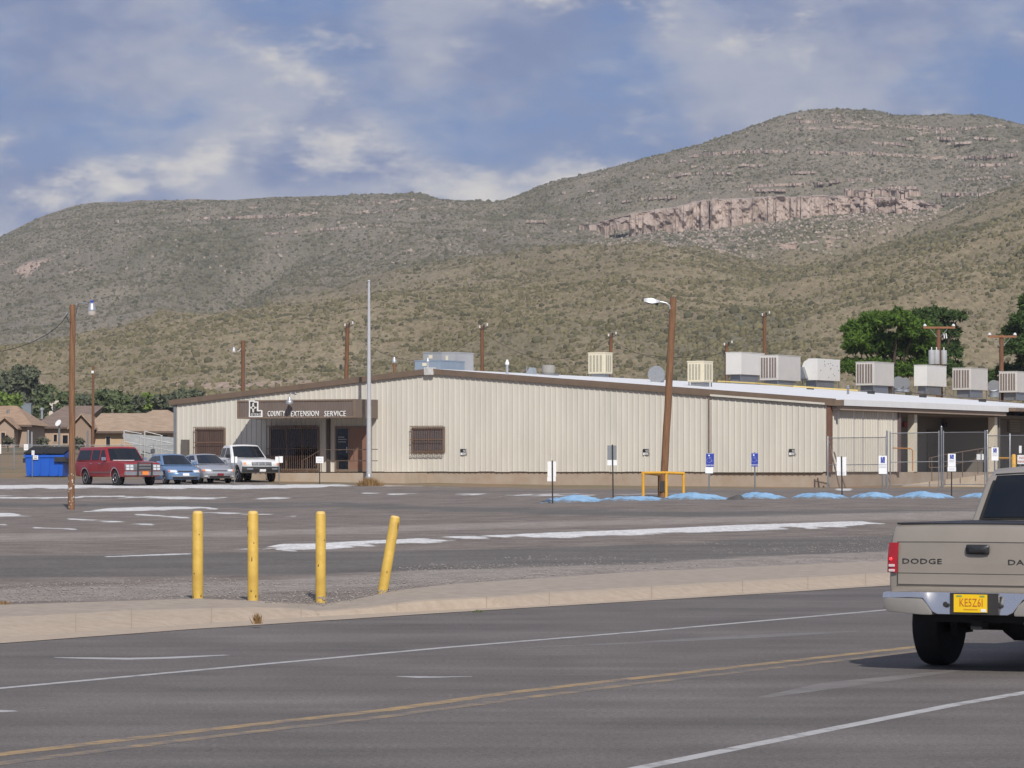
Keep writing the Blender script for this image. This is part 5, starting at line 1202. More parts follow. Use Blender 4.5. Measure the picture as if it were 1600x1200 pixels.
MB().lathe([(.15, .0), (.155, -.10), (.13, -.16), (.05, -.17)], lc, n=20).build('lamp_lens', mat('lamp_lens', (.50, .44, .38), .25, .1, 4), ll, smooth=True)
MB().lathe([(.05, .30), (.055, .37), (.04, .40)], lc, n=14).build('photocell', mat('photocell_blue', (.03, .06, .42), .4), ll, smooth=True)
MB().box(-.17, -.10, -.15, -.1, t.z-.42, t.z-.28).build('insulator_bracket', M_galv, e); MB().tube([(-.10, -.1, t.z-.35), (-.18, -.13, t.z-.42), (-.08, -.16, t.z-.62), (.0, -.13, t.z-.66)], .012, 6).build('cable_loop', M_black, e)
w0 = P(107, 499, 129); w1 = P(-60, 548, 112)
pts = [w0.lerp(w1, k/14)-Vector((0, 0, 4*.45*(k/14)*(1-k/14)-(.25*math.exp(-k*1.2)))) for k in range(15)]
tag(MB().tube(pts, .013, 5).build('service_cable', M_black), 'black service cable hanging from the left light pole', 'cable')
# leaning pole with cobra head lamp
e, t, s = wood_pole(1036, 783, 1052, 465, 131, .145, .125, 'leaning wooden light pole with cobra head lamp behind the blue mounds', 'light_pole')
q = [pz(e, x, y, 131-.2) for x, y in ((1047, 483), (1046, 477), (1040, 473), (1031, 471.5))]
MB().tube(q, .028, 8).build('lamp_arm', M_alu, e, smooth=True)
a, b_ = pz(e, 1031.5, 471.5, 130.8), pz(e, 1006, 469.5, 130.8); dd = b_-a
mb = MB(); V = []
for k, (w_, h0, h1) in enumerate(((.05, -.04, .04), (.12, -.10, .07), (.15, -.13, .10), (.14, -.12, .10), (.09, -.07, .07))):
    c = a+dd*(k/4); V += [c+Vector((0, -w_, h0*.6)), c+Vector((0, -w_*.7, h1)), c+Vector((0, w_*.7, h1)), c+Vector((0, w_, h0*.6)), c+Vector((0, 0, h0))]
lh = MB().add(V, [(5*i+k, 5*i+(k+1) % 5, 5*i+5+(k+1) % 5, 5*i+5+k) for i in range(4) for k in range(5)]+[(0, 1, 2, 3, 4), (24, 23, 22, 21, 20)]).build('lamp_head', M_alu, e, smooth=True)
c = a+dd*.2; MB().lathe([(.05, -.14), (.07, -.08), (.06, .0)], c, n=10).build('photocell', M_dark, lh)
MB().box(-.12, .06, -.18, -.13, .35, .75, Matrix.Translation((.0, 0, 0))).build('meter_plate', M_dark, e)
# yellow pipe guard round it
g0 = P(1036, 783, 128.0); e = empty('pipe_guard', g0, 0, 'yellow pipe guard rail round the leaning pole', 'guard rail')
A = lambda px, py, Y: P(px, py, Y)-g0
for (px, Y, yt, yb) in ((1005, 127.3, 739, 786), (1041, 128.2, 739, 784), (1068, 128.6, 740, 780)):
    MB().tube([A(px, yb+3, Y), A(px, yt, Y)], .055, 10).build('post', M_yelpipe, e, smooth=True)
MB().tube([A(1030, 787, 133), A(1030, 742, 133)], .055, 10).build('post', mat('rusty_pipe', (.16, .085, .04), .8), e, smooth=True)
MB().tube([A(1004, 739, 127.3), A(1041, 738.7, 128.2), A(1069, 739.7, 128.6)], .055, 10).build('top_rail', M_yelpipe, e, smooth=True); MB().tube([A(1004, 739, 127.3), A(1030, 742, 133)], .045, 10).build('side_rail', M_yelpipe, e, smooth=True)
# flagpole
b = P(576.5, 747, 174.0); t = P(576.5, 441, 174.0)-b; e = empty('flagpole', b, 0, 'tall bare silver flagpole in front of the entrance', 'flagpole')
MB().tube([(0, 0, -.6), (0, 0, 0), t*.3, t*.65, t], [.135, .135, .115, .085, .055], 16).build('shaft', mat('flagpole_silver', (.56, .565, .58), .4, .06, 2, metal=.35), e, smooth=True)
MB().lathe([(.22, -.1), (.22, .03), (.16, .08), (.14, .2)], n=16).build('base_collar', M_alu, e, smooth=True); MB().lathe([(.05, 0), (.07, .03), (.07, .07), (.03, .12)], t, n=12).build('truck_cap', M_alu, e, smooth=True)
# ------------------------------------------------------------------ wooden utility poles behind the building, with wires
POLES = [(380, 640, 532, 222, .13, 'wooden pole with a lamp rising behind the left roof slope'), (541, 640, 507, 228, .135, 'wooden pole with insulators just left of the flagpole'),
         (753.5, 640, 510, 232, .12, 'wooden pole behind the roof right of the ridge'), (954.5, 640, 523, 240, .12, 'wooden pole above the lone cream cooler'),
         (1135.5, 640, 537, 236, .12, 'short looking wooden pole beside the plain white unit'), (1194.5, 640, 491, 250, .13, 'wooden pole rising behind the white and louvered units')]
PT = {}
for i, (px, yb, yt, Y, r_, lab) in enumerate(POLES):
    g = onground(px, Y); s = F/Y; yb = HY-(g.z-HC)*s
    e, t, s = wood_pole(px-3 if i == 1 else px, yb, px+2 if i == 1 else px, yt, Y, r_*1.1, r_, lab, m=M_wood, group='utility poles behind the building')
    PT[i] = e.location+t
    if i in (1, 2, 3, 4, 5):
        br = MB().bar(t+Vector((-.2, -.12, -.25)), t+Vector((.35, -.12, -.05)), .05).build('insulator_bracket', M_dark, e)
        for k, dx in enumerate((-.16, .12, .34)): MB().lathe([(.035, 0), (.06, .05), (.035, .09), (.06, .13), (.03, .17)], t+Vector((dx, -.14, -.12+.12*k*.6)), n=10).build('insulator', M_white if k != 1 else M_dark, br, smooth=True)
        MB().box(-.18, -.1, -.1, .05, t.z-.7, t.z-.45).build('fuse_cutout', M_dark, e)
    if i == 0:
        MB().tube([t+Vector((-.1, 0, -.5)), t+Vector((-.35, -.1, -.72)), t+Vector((-.55, -.15, -.62))], .02, 6).build('lamp_arm', M_galv, e)
        lc = t+Vector((-.58, -.15, -.62)); lh = MB().lathe([(.05, .2), (.10, .1), (.15, -.02)], lc, n=14).build('lamp_head', M_alu, e, smooth=True); MB().lathe([(.14, -.02), (.14, -.14), (.06, -.18)], lc, n=14).build('lamp_lens', mat('lamp_lens', (.5, .44, .38), .25), lh, smooth=True)
        MB().tube([(.15, -.05, 0), t+Vector((.13, -.05, -.9))], .025, 6).build('conduit', M_galv, e)
    if i == 1: MB().box(-.3, -.14, -.2, -.05, t.z-2.9, t.z-2.6).build('flood_lamp', M_dark, e)
def wire(a, b, sag, label, r=.011):
    pts = [a.lerp(b, k/16)-Vector((0, 0, sag*4*(k/16)*(1-k/16))) for k in range(17)]; tag(MB().tube(pts, r, 4).build('overhead_wire', M_black), label, 'wire', 'overhead wires')
dz = Vector((0, 0, -.3))
wire(PT[1]+dz, PT[2]+dz, 2.0, 'sagging wire between the flagpole and the roof ridge poles'); wire(PT[2]+dz, PT[3]+dz, 1.6, 'sagging wire from the ridge pole to the cooler pole'); wire(PT[3]+dz, PT[4]+Vector((0, 0, .7)), 1.5, 'sagging wire between the cooler pole and the short pole')
wire(PT[0]+Vector((0, 0, -.7)), P(445, 596, 250), .3, 'wire slanting down to the right from the lamp pole'); wire(PT[3]+Vector((0, 0, -.8)), PT[5]+Vector((0, 0, -1.8)), 1.0, 'low wire crossing behind the leaning pole')
wire(PT[5]+Vector((0, 0, -.2)), P(1080, 560, 244), .8, 'wire slanting down to the left from the tallest rear pole')
# poles with crossarms on the right
def crossarm_pole(px, yt, Y, xl, xr, ya, lab, transf=False):
    g = onground(px, Y); s = F/Y; yb = HY-(g.z-HC)*s
    e, t, s = wood_pole(px, yb, px, yt, Y, .17, .15, lab, m=M_wood, group='utility poles behind the building')
    za = (HY-ya)/s+HC-e.location.z; a = (xl-px)/s; b = (xr-px)/s
    ca = MB().box(a, b, -.22, -.10, za-.07, za+.07).build('crossarm', mat('crossarm_wood', (.26, .12, .06), .9, .2, 3), e)
    for k, x in enumerate((a+.12, b-.12)): MB().lathe([(.05, .07), (.12, .10), (.13, .15), (.08, .19), (.09, .22), (.03, .26)], (x, -.16, za), n=12).build('insulator', M_white, ca, smooth=True)
    for sx in (-1, 1): MB().bar((sx*.12, -.17, za-.65), (sx*.6, -.17, za-.07), .03).build('brace', M_galv, ca)
    if transf:
        for k, x in enumerate((-.52, -.18, .38)):
            zc = za-2.55; c = MB().lathe([(.16, -.02), (.21, .0), (.22, .04), (.22, .92), (.20, .97), (.08, 1.0)], (x, -.30 if k < 2 else .1, zc), n=18).build('transformer', mat('transformer_grey', (.38, .39, .40), .5, .06, 3), e, smooth=True)
            MB().lathe([(.03, 1.0), (.05, 1.04), (.03, 1.08), (.05, 1.12), (.02, 1.18)], (x, -.30 if k < 2 else .1, zc), n=10).build('bushing', M_white, c, smooth=True)
        for dx in (.35, .5): MB().tube([(dx, -.1, za-.4), (dx+.05, -.1, za-.75)], .04, 8).build('fuse_cutout', M_white, e)
    return e
crossarm_pole(1466.5, 513, 245, 1442, 1492, 512, 'crossarm pole carrying three grey transformers before the pine', True)
crossarm_pole(1564.5, 523, 240, 1543, 1588, 526, 'crossarm pole left of the tree at the right edge')
# distant poles on the left
e, t, s = wood_pole(145, 706, 145.8, 572, 340, .15, .11, 'thin wooden pole behind the red wagon', m=M_wood, group='utility poles behind the building'); MB().box(-.12, .12, -.2, -.1, t.z-.7, t.z-.45).build('insulator', M_white, e)
g = P(437, 598, 900); e = empty('radio_mast', g, 0, 'very thin grey radio mast on the slope left of the entrance roof', 'mast'); H = (598-516)*900/F
mb = MB(); MB().tube([(0, 0, -4), (0, 0, H)], [.10, .05], 6).build('mast_tube', M_galv, e); MB().box(-.35, .35, -.2, .2, H*.48, H*.51).build('antenna', M_white, e)

# ------------------------------------------------------------------ signs
M_post = mat('sign_post_dark', (.035, .03, .028), .7); M_postg = mat('sign_post_grey', (.20, .22, .24), .5, metal=.4)
def icon_wheelchair(parent, cx, cz, h, y, m):
    """wheelchair symbol built from flat strokes"""
    mb = MB(); k = h/10.0
    def st(a, b, w): mb.bar((cx+a[0]*k, y, cz+a[1]*k), (cx+b[0]*k, y, cz+b[1]*k), w*k, .004)
    mb.lathe([(1.0*k, -.002), (1.0*k, .002)], (cx-.9*k, y, cz+4.2*k), 'Y', 10)
    st((-.9, 3.2), (-.5, -.4), 1.2); st((-.8, 1.5), (1.8, 1.4), .9); st((-.6, -.4), (2.0, -.5), 1.1); st((1.8, -.3), (2.8, -3.4), 1.1); st((2.5, -3.3), (3.8, -2.8), .9)
    pts = [(-.7+3.1*math.cos(t), -1.9+3.1*math.sin(t)) for t in np.linspace(2.2, 5.9, 10)]
    for a, b in zip(pts, pts[1:]): st(a, b, .85)
    mb.build('wheelchair_symbol', m, parent)
def sign(px, Y, yfoot, ytop, panels, label, post=M_post, name='parking_sign', front_post=False, lean=0, cat='sign', group='signs on posts'):
    """panels: (x0, x1, y0, y1, material, kind)"""
    b = P(px+lean, yfoot, Y); s = F/Y; e = empty(name, b, 0, label, cat, group)
    H = (yfoot-ytop)/s
    MB().tube([(0, 0, -.3), (-lean/s, 0, H)], .024, 8).build('post', post, e)
    yp = .035 if front_post else -.035
    for (x0, x1, y0, y1, m, kind) in panels:
        X0, X1 = (x0-px-lean)/s, (x1-px-lean)/s; Z0, Z1 = (yfoot-y1)/s, (yfoot-y0)/s
        pn = MB().box(X0, X1, yp-.004, yp+.004, Z0, Z1).build('sign_panel', m, e); w_ = X1-X0; h_ = Z1-Z0; cx = (X0+X1)/2; yf = yp-.007
        if kind == 'blue':
            MB().box(X0+.01, X1-.01, yf+.0005, yf+.002, Z1-.018, Z1-.010).build('sign_border', M_wpaper, pn)
            icon_wheelchair(pn, cx-.01, Z0+h_*.60, h_*.56, yf-.002, M_wpaper); text_mesh('sign_lettering', 'PARKING', h_*.14, M_wpaper, Matrix.Translation((cx, yf-.002, Z0+h_*.07)) @ Matrix.Rotation(R(90), 4, 'X'), pn, .001)
        if kind == 'res':
            MB().box(cx-w_*.26, cx+w_*.26, yf, yf+.003, Z0+h_*.60, Z0+h_*.93).build('symbol_field', M_blue, pn); icon_wheelchair(pn, cx-.005, Z0+h_*.77, h_*.27, yf-.004, M_wpaper)
            for k, tx in enumerate(('RESERVED', 'PARKING')): text_mesh('sign_lettering', tx, h_*.10, mat('sign_grey_ink', (.30, .32, .38), .6), Matrix.Translation((cx, yf-.002, Z0+h_*(.47-.13*k))) @ Matrix.Rotation(R(90), 4, 'X'), pn, .001, xs=.9)
        if kind == 'lines':
            for k in range(3): MB().box(X0+w_*.15, X1-w_*.15, yf+.001, yf+.003, Z0+h_*(.25+.22*k), Z0+h_*(.25+.22*k)+h_*.05).build('sign_line', mat('sign_grey_ink', (.30, .32, .38), .6), pn)
    return e
WP, BK = M_wpaper, M_sgrey
sign(863, 121, 793, 719.5, [(855.5, 869, 721, 745, WP, ''), (855, 868.5, 745.2, 752, WP, '')], 'back of a white sign at the left end of the blue mounds', front_post=True, lean=.6)
sign(957, 124, 783, 694.5, [(949, 963.5, 696, 718.5, BK, ''), (949, 964, 719, 727, WP, '')], 'back of a grey sign with white plate left of the leaning pole', front_post=True, lean=1.2)
sign(1108.5, 124, 779, 707, [(1103, 1115.5, 708, 729.5, M_blue, 'blue'), (1102, 1114, 730, 739.5, WP, '')], 'blue wheelchair parking sign with a white plate below it', M_postg, lean=-1)
sign(1179, 124.5, 777, 706.5, [(1173.8, 1184.4, 707.5, 729, M_blue, 'blue')], 'blue wheelchair parking sign without lower plate', M_postg, lean=1)
sign(1315, 125, 784, 713, [(1307.5, 1314.2, 714, 736, WP, ''), (1316, 1322.5, 714, 736, WP, ''), (1308, 1322.5, 736.2, 743, WP, 'lines')], 'back of a split white sign right of the building corner', front_post=True, lean=1)
sign(1379, 125, 784, 711, [(1372.8, 1385.6, 712, 740.5, WP, 'res')], 'white wheelchair permit sign beside the left gate post', M_postg)
sign(1486.8, 125, 783, 708, [(1481, 1493, 709, 729, WP, 'res'), (1480.5, 1493.5, 729.3, 736.5, WP, 'lines')], 'white wheelchair permit sign with a lower plate before the gate')
sign(1554, 125.5, 783, 697, [(1549, 1559.8, 699, 719.5, WP, 'res')], 'white wheelchair permit sign above the roof of the tan pickup', M_postg)
sign(366.5, 168, 760, 712.5, [(361, 370.6, 713.5, 723, WP, '')], 'small white sign on a thin post before the silver coupe', M_postg, front_post=True)
sign(436, 171, 759, 712, [(430.2, 435.6, 713.5, 723.5, WP, ''), (436.4, 442, 713, 723, WP, '')], 'pair of small white plates right of the white pickup', M_postg)
sign(499.5, 172, 757, 713, [(493.8, 505.5, 713.5, 723.5, WP, 'lines')], 'small white sign on a dark post before the landing')
sign(50.5, 185, 750, 703, [(49.5, 54, 704, 711, WP, 'lines')], 'narrow sign post in front of the blue dumpster', M_postg)
sign(40.5, 205, 728, 693, [(37.5, 44, 694, 703.5, WP, 'lines')], 'white notice sign on the fence above the dumpster', M_postg)
sign(0, 190, 745, 692, [(-4, 2, 694, 709, WP, '')], 'white sign cut by the left edge of the picture', M_postg)
sign(238.5, 196, 745, 701, [(235.5, 242, 702, 708, M_ink, 'lines')], 'small black plate on a thin post above the blue saloon', M_postg)
sign(1594, 160, 760, 696, [(1589.5, 1603, 711, 725, WP, ''), (1592, 1596, 696.5, 708, WP, '')], 'white notice with red lettering at the right edge beside the yellow post', M_postg)
for k, tx in enumerate(('NO', 'PARKING')):
    text_mesh('sign_lettering', tx, .15, M_red, Matrix.Translation((.07, -.05, (760-717-6*k)*160/F)) @ Matrix.Rotation(R(90), 4, 'X'), col.objects[[o.name for o in col.objects if o.get('label', '').startswith('white notice with red')][0]], .002, xs=.6 if k else 1)
p = P(1584, 757, 165); e = empty('bollard', p, 0, 'single yellow bollard far right beside the red lettered notice', 'bollard')
MB().tube([(0, 0, -.2), (0, 0, 1.35), (0, 0, 1.42)], [.11, .11, .07], 14).build('post', M_yelpipe, e, smooth=True); MB().lathe([(.112, .9), (.116, .91), (.116, .98), (.112, .99)], n=14).build('band', M_yel, e)
a, b_ = P(1556, 716, 166), P(1583, 716, 165); tag(MB().tube([a, b_], .045, 8).build('yellow_rail', M_yelpipe), 'horizontal yellow pipe rail left of the far yellow bollard', 'rail')

# ------------------------------------------------------------------ painted mounds between the parking rows
def mound(px0, px1, ytop, ybot, Y, label, m, seed, peak=.5, dep=1.3):
    s = F/Y; X0, X1 = (px0-800)/s, (px1-800)/s; H = (ybot-ytop)/s*.72; nx, ny = 36, 16; r_ = np.random.default_rng(seed)
    cx = (X0+X1)/2; zc = Gv(cx, Y); u = np.linspace(0, 1, nx); v = np.linspace(-1, 1, ny); Ug, Vg = np.meshgrid(u, v)
    prof = np.where(Ug < peak, np.sin(Ug/peak*math.pi/2), np.sin((1-Ug)/(1-peak)*math.pi/2))**.95
    z = H*prof*np.clip(1-Vg**2, 0, 1)**1.1; xx = X0+(X1-X0)*Ug; yy = Y+dep*Vg*(.5+.5*prof)
    n_ = smooth_noise(xx*1.0+seed*3, yy, .35, seed, 3)-.5; z = z+n_*.16*np.clip(z/.1, 0, 1)
    z = z-.06*(np.abs(Vg) > .98)-.05*((Ug < .01) | (Ug > .99)); g = G(xx, yy)
    o = mesh_np('painted_mound', np.stack([xx-cx, yy-Y, z+g-zc+.005], -1).reshape(-1, 3), grid_faces(ny, nx), m, smooth=True); o.location = (cx, Y, zc)
    return tag(o, label, 'mound', 'low mounds across the parking lot')
def mound_mat():
    m = bpy.data.materials.new('mound_blue_paint'); m.use_nodes = True; N = m.node_tree.nodes; L = m.node_tree.links; b = N['Principled BSDF']; b.inputs['Roughness'].default_value = .9
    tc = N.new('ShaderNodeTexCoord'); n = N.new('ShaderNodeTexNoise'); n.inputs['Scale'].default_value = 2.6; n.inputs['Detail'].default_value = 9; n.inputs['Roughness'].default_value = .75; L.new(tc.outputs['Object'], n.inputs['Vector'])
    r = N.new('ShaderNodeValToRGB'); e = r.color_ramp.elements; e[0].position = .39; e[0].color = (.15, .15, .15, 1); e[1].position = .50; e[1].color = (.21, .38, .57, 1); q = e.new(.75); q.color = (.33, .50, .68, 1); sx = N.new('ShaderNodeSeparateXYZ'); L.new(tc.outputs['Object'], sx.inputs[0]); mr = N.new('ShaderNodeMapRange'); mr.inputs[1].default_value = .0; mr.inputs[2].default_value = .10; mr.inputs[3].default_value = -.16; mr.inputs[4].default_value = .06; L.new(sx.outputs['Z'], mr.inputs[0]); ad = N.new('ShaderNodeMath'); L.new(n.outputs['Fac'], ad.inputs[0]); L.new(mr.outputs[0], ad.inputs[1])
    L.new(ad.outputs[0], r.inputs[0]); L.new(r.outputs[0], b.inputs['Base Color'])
    n2 = N.new('ShaderNodeTexNoise'); n2.inputs['Scale'].default_value = 12; L.new(tc.outputs['Object'], n2.inputs['Vector']); bp = N.new('ShaderNodeBump'); bp.inputs['Strength'].default_value = .8; bp.inputs['Distance'].default_value = .04; L.new(n2.outputs['Fac'], bp.inputs['Height']); L.new(bp.outputs[0], b.inputs['Normal']); return m
MM = mound_mat()
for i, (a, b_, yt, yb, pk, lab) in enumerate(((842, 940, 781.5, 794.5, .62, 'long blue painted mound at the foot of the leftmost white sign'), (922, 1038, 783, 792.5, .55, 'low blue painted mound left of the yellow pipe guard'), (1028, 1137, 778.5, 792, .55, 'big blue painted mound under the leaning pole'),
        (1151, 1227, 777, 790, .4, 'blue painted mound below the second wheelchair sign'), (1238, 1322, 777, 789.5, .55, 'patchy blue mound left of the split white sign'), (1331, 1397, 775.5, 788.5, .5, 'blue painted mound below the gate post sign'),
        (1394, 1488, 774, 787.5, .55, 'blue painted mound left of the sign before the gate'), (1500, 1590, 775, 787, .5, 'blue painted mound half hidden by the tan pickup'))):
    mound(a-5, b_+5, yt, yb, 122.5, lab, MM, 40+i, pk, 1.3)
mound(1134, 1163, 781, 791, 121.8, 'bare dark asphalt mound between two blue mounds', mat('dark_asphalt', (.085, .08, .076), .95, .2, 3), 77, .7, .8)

# ------------------------------------------------------------------ chain link fences
def link_mesh(name, parent, p0, p1, z0, z1, m, pitch=.07, r=.0028):
    """woven wire as crossing thin strands between two ground points"""
    d = (p1-p0); Lh = math.hypot(d.x, d.y); H = z1-z0; ux = d/Lh; mb = MB(); n = int((Lh+H)/pitch)
    V = []; Fq = []
    for sgn in (0, 1):
        for k in range(n):
            c = k*pitch-H; a0, a1 = max(0, c), min(Lh, c+H)
            if a1-a0 < .02: continue
            q = []
            for a in (a0, a1):
                z = z0+(a-c) if sgn == 0 else z1-(a-c); q.append((p0.x+ux.x*a, p0.y+ux.y*a, z+p0.z))
            b = len(V); A, B = Vector(q[0]), Vector(q[1])
            for p_ in (A, B): V += [p_+Vector((0, 0, r)), p_+Vector((0, 0, -r)), p_+Vector((r, -r, 0))]
            Fq += [(b, b+1, b+4, b+3), (b+1, b+2, b+5, b+4), (b+2, b, b+3, b+5)]
    return mesh_np(name, V, Fq, m, parent)
M_wire = mat('fence_wire', (.22, .22, .22), .6, metal=.3)
def fence(pts, H, label, name='chain_link_fence', post_r=.035, mid=False, posts=True, top=True, cat='fence', wire_on=True, bottom=False):
    o0 = Vector((pts[0][0], pts[0][1], pts[0][2])); e = empty(name, o0, 0, label, cat, None)
    Q = [Vector(p)-o0 for p in pts]
    for i, q in enumerate(Q):
        if posts: MB().tube([q-Vector((0, 0, .2)), q+Vector((0, 0, H+.06)), q+Vector((0, 0, H+.09))], [post_r, post_r, post_r*.5], 8).build('post', M_galv, e, smooth=True)
    for a, b in zip(Q, Q[1:]):
        if top: MB().tube([a+Vector((0, 0, H)), b+Vector((0, 0, H))], .022, 6).build('rail', M_galv, e)
        if mid: MB().tube([a+Vector((0, 0, H*.46)), b+Vector((0, 0, H*.46))], .02, 6).build('rail', M_galv, e)
        if bottom: MB().tube([a+Vector((0, 0, .08)), b+Vector((0, 0, .08))], .02, 6).build('rail', M_galv, e)
        if wire_on: tag(link_mesh('wire_mesh', e, a, b, .05, H, M_wire), kind='stuff')
    return e
def gp(px, py, Y): return tuple(P(px, py, Y))
fence([gp(1293.5, 762, 163), gp(1384.5, 762, 161)], 2.3, 'short chain link fence section at the building corner', mid=True)
e = fence([gp(1391, 761, 160.5), gp(1467, 760, 160)], 2.45, 'left leaf of the chain link gate before the porch', 'gate', .03, True, cat='gate', bottom=True)
e = fence([gp(1474, 760, 160), gp(1539, 760, 159)], 2.45, 'right leaf of the chain link gate before the porch', 'gate', .03, True, cat='gate', bottom=True)
for px, yt, lab in ((1386, 674, 'stout left gate post of grey steel'), (1471, 667.5, 'tall middle gate post with a pointed top'), (1542.5, 674, 'stout right gate post of grey steel')):
    b = P(px, 763, 160.2); e = empty('gate_post', b, 0, lab, 'post', 'steel gate posts'); H = (763-yt)*160.2/F
    MB().tube([(0, 0, -.2), (0, 0, H)], .042, 10).build('shaft', M_galv, e, smooth=True); MB().lathe([(.046, H), (.046, H+.03), (.015, H+.07)], n=10).build('cap', M_galv, e, smooth=True)
fence([gp(1543, 762, 159.5), gp(1578, 762, 158.5), gp(1640, 762, 157.5)], 2.35, 'chain link fence right of the gate behind the tan pickup')
for k, (a, b_) in enumerate(((1297, 1312), (1305, 1321))):
    o = MB().bar(P(a-2, 690+16*k, 163.3), P(b_, 762, 162.6), .05).build('fence_brace', M_brown); tag(o, ['brown slanting brace starting at the building corner', 'second brown slanting brace beside the corner fence'][k], 'brace')
# handrail and ramp behind the gate
def ramp():
    r0 = P(1425, 757, 170.5); e = empty('ramp', r0, 0, 'tan concrete ramp with brown handrails behind the gate', 'ramp')
    A = lambda px, py, Y: P(px, py, Y)-r0
    a, b_, c, d = A(1410, 758, 168), A(1560, 739, 168), A(1560, 762, 168), A(1410, 763, 168); back = Vector((.3, 1.6, 0))
    MB().add([a, b_, c, d, a+back, b_+back, c+back, d+back], [(0, 1, 2, 3), (7, 6, 5, 4), (0, 4, 5, 1), (2, 6, 7, 3), (1, 5, 6, 2), (0, 3, 7, 4)]).build('slab', mat('landing_concrete', (.46, .35, .25)), e)
    m = mat('rail_brown', (.13, .085, .06), .6)
    for path in ([(1452, 730), (1452, 716), (1472, 711), (1540, 700), (1560, 699)], [(1452, 731), (1470, 730), (1500, 723), (1545, 716)]): MB().tube([A(x, y, 167.6) for x, y in path], .024, 6).build('handrail', m, e)
    for x, y0, y1 in ((1456, 716, 752), (1480, 711, 748), (1504, 705, 745), (1528, 701, 741)): MB().tube([A(x, y0, 167.6), A(x, y1, 167.6)], .022, 6).build('rail_post', m, e)
    MB().tube([A(1426, 736, 169), A(1426, 704, 169), A(1423, 701, 169), A(1395, 700, 169.5)], .03, 8).build('orange_rail', mat('rail_orange', (.45, .19, .05), .6), e)
    o = MB().box(-.16, .16, -.01, .01, -.13, .13).build('notice_plate', M_wpaper, e); o.location = A(1531.5, 714, 159.6)
ramp()
# ------------------------------------------------------------------ dumpster
def dumpster():
    Y = 188.0; b = onground(75, Y); b.z = P(75, 744, Y).z; e = empty('dumpster', b, R(-8), 'blue steel dumpster with sloping black lids at the far left', 'dumpster')
    s = F/Y; W = 62/s; D = 1.5; H0, H1 = 34/s, 43/s; bl_ = mat('dumpster_blue', (.012, .10, .50), .45, .10, 2)
    MB().add([(-W/2+.08, -D/2+.05, 0), (W/2-.08, -D/2+.05, 0), (W/2, -D/2, H0*.92), (-W/2, -D/2, H0), (-W/2+.08, D/2, 0), (W/2-.08, D/2, 0), (W/2, D/2, H1), (-W/2, D/2, H1)], [(0, 1, 2, 3), (7, 6, 5, 4), (0, 4, 5, 1), (1, 5, 6, 2), (0, 3, 7, 4), (3, 2, 6, 7)]).build('bin', bl_, e, bevel=.015)
    MB().box(-W/2-.03, W/2+.03, -D/2-.05, -D/2+.02, H0*.86, H0*.97).build('rim', bl_, e)
    for k in range(4): x = -W/2+.3+(W-.6)*k/3; MB().box(x-.025, x+.025, -D/2-.025, -D/2+.05, .08, H0*.86).build('rib', bl_, e)
    for k in range(2):
        x0 = -W/2-.05+(W+.1)*k/2
        MB().add([(x0+.01, -D/2-.08, H0+.03), (x0+W/2+.02, -D/2-.08, H0+.01), (x0+W/2+.02, D/2+.02, H1+.04), (x0+.01, D/2+.02, H1+.04), (x0+.01, -D/2-.08, H0+.09), (x0+W/2+.02, -D/2-.08, H0+.07), (x0+W/2+.02, D/2+.02, H1+.1), (x0+.01, D/2+.02, H1+.1)], [(0, 1, 2, 3), (7, 6, 5, 4), (0, 4, 5, 1), (1, 5, 6, 2), (2, 6, 7, 3), (3, 7, 4, 0)]).build('lid', M_black, e, bevel=.01)
    for sx in (-1, 1): MB().box(min(sx*W/2, sx*(W/2+.14)), max(sx*W/2, sx*(W/2+.14)), -D/2+.1, D/2-.1, H0*.62, H0*.82).build('fork_sleeve', M_dark, e)
    MB().box(W*.28, W/2+.15, -D/2-.16, -D/2-.02, H0*.66, H0*.88).build('lift_pocket', M_dark, e)
    pl = MB().box(-W*.28, -W*.15, -D/2-.065, -D/2-.052, H0*.76, H0*.95).build('label_plate', M_wpaper, e)
    for k in range(2): MB().box(-W*.26, -W*.17, -D/2-.068, -D/2-.0655, H0*(.80+.07*k), H0*(.825+.07*k)).build('label_print', M_ink, pl)
dumpster()
# ------------------------------------------------------------------ bleachers
def bleachers():
    Y = 214.0; s = F/Y; b = onground(235, Y); b.z = P(235, 735, Y).z; e = empty('bleachers', b, 0, 'silver metal bleachers behind the parked cars', 'bleachers'); A = lambda px, py, dy=0: P(px, py, Y+dy)-b
    for k in range(7):
        x0 = 192+k*7; y = 680+k*6.5
        MB().bar(A(x0, y, 4-k*.6), A(x0+105, y+9, 4-k*.6), .05, .26).build('seat_plank', mat('plank_alu', (.40, .41, .41), .45, .15, 3, metal=.4), e)
        MB().bar(A(x0+3, y+5, 3.6-k*.6), A(x0+106, y+13, 3.6-k*.6), .04, .2).build('foot_plank', mat('plank_alu', (.40, .41, .41), .45), e)
    for px, y0, y1 in ((194, 672, 735), (226, 673, 735), (219, 681, 735), (252, 681, 735), (245, 687, 735), (276, 687, 735), (273, 695, 735), (285, 693, 735)): MB().tube([A(px, y0), A(px, y1)], .05, 8).build('upright', mat('upright_white', (.42, .42, .41), .6), e)
    for p0, p1 in (((194, 673), (222, 678)), ((226, 674), (254, 681)), ((194, 690), (285, 708)), ((194, 704), (285, 718)), ((219, 683), (285, 696))): MB().tube([A(*p0), A(*p1)], .03, 6).build('guard_rail', M_galv, e)
bleachers()
fence([tuple(onground(px, 208)) for px in (-40, 22, 47, 85, 137, 190, 240, 278)], 1.5, 'low chain link fence along the field behind the dumpster', post_r=.03)
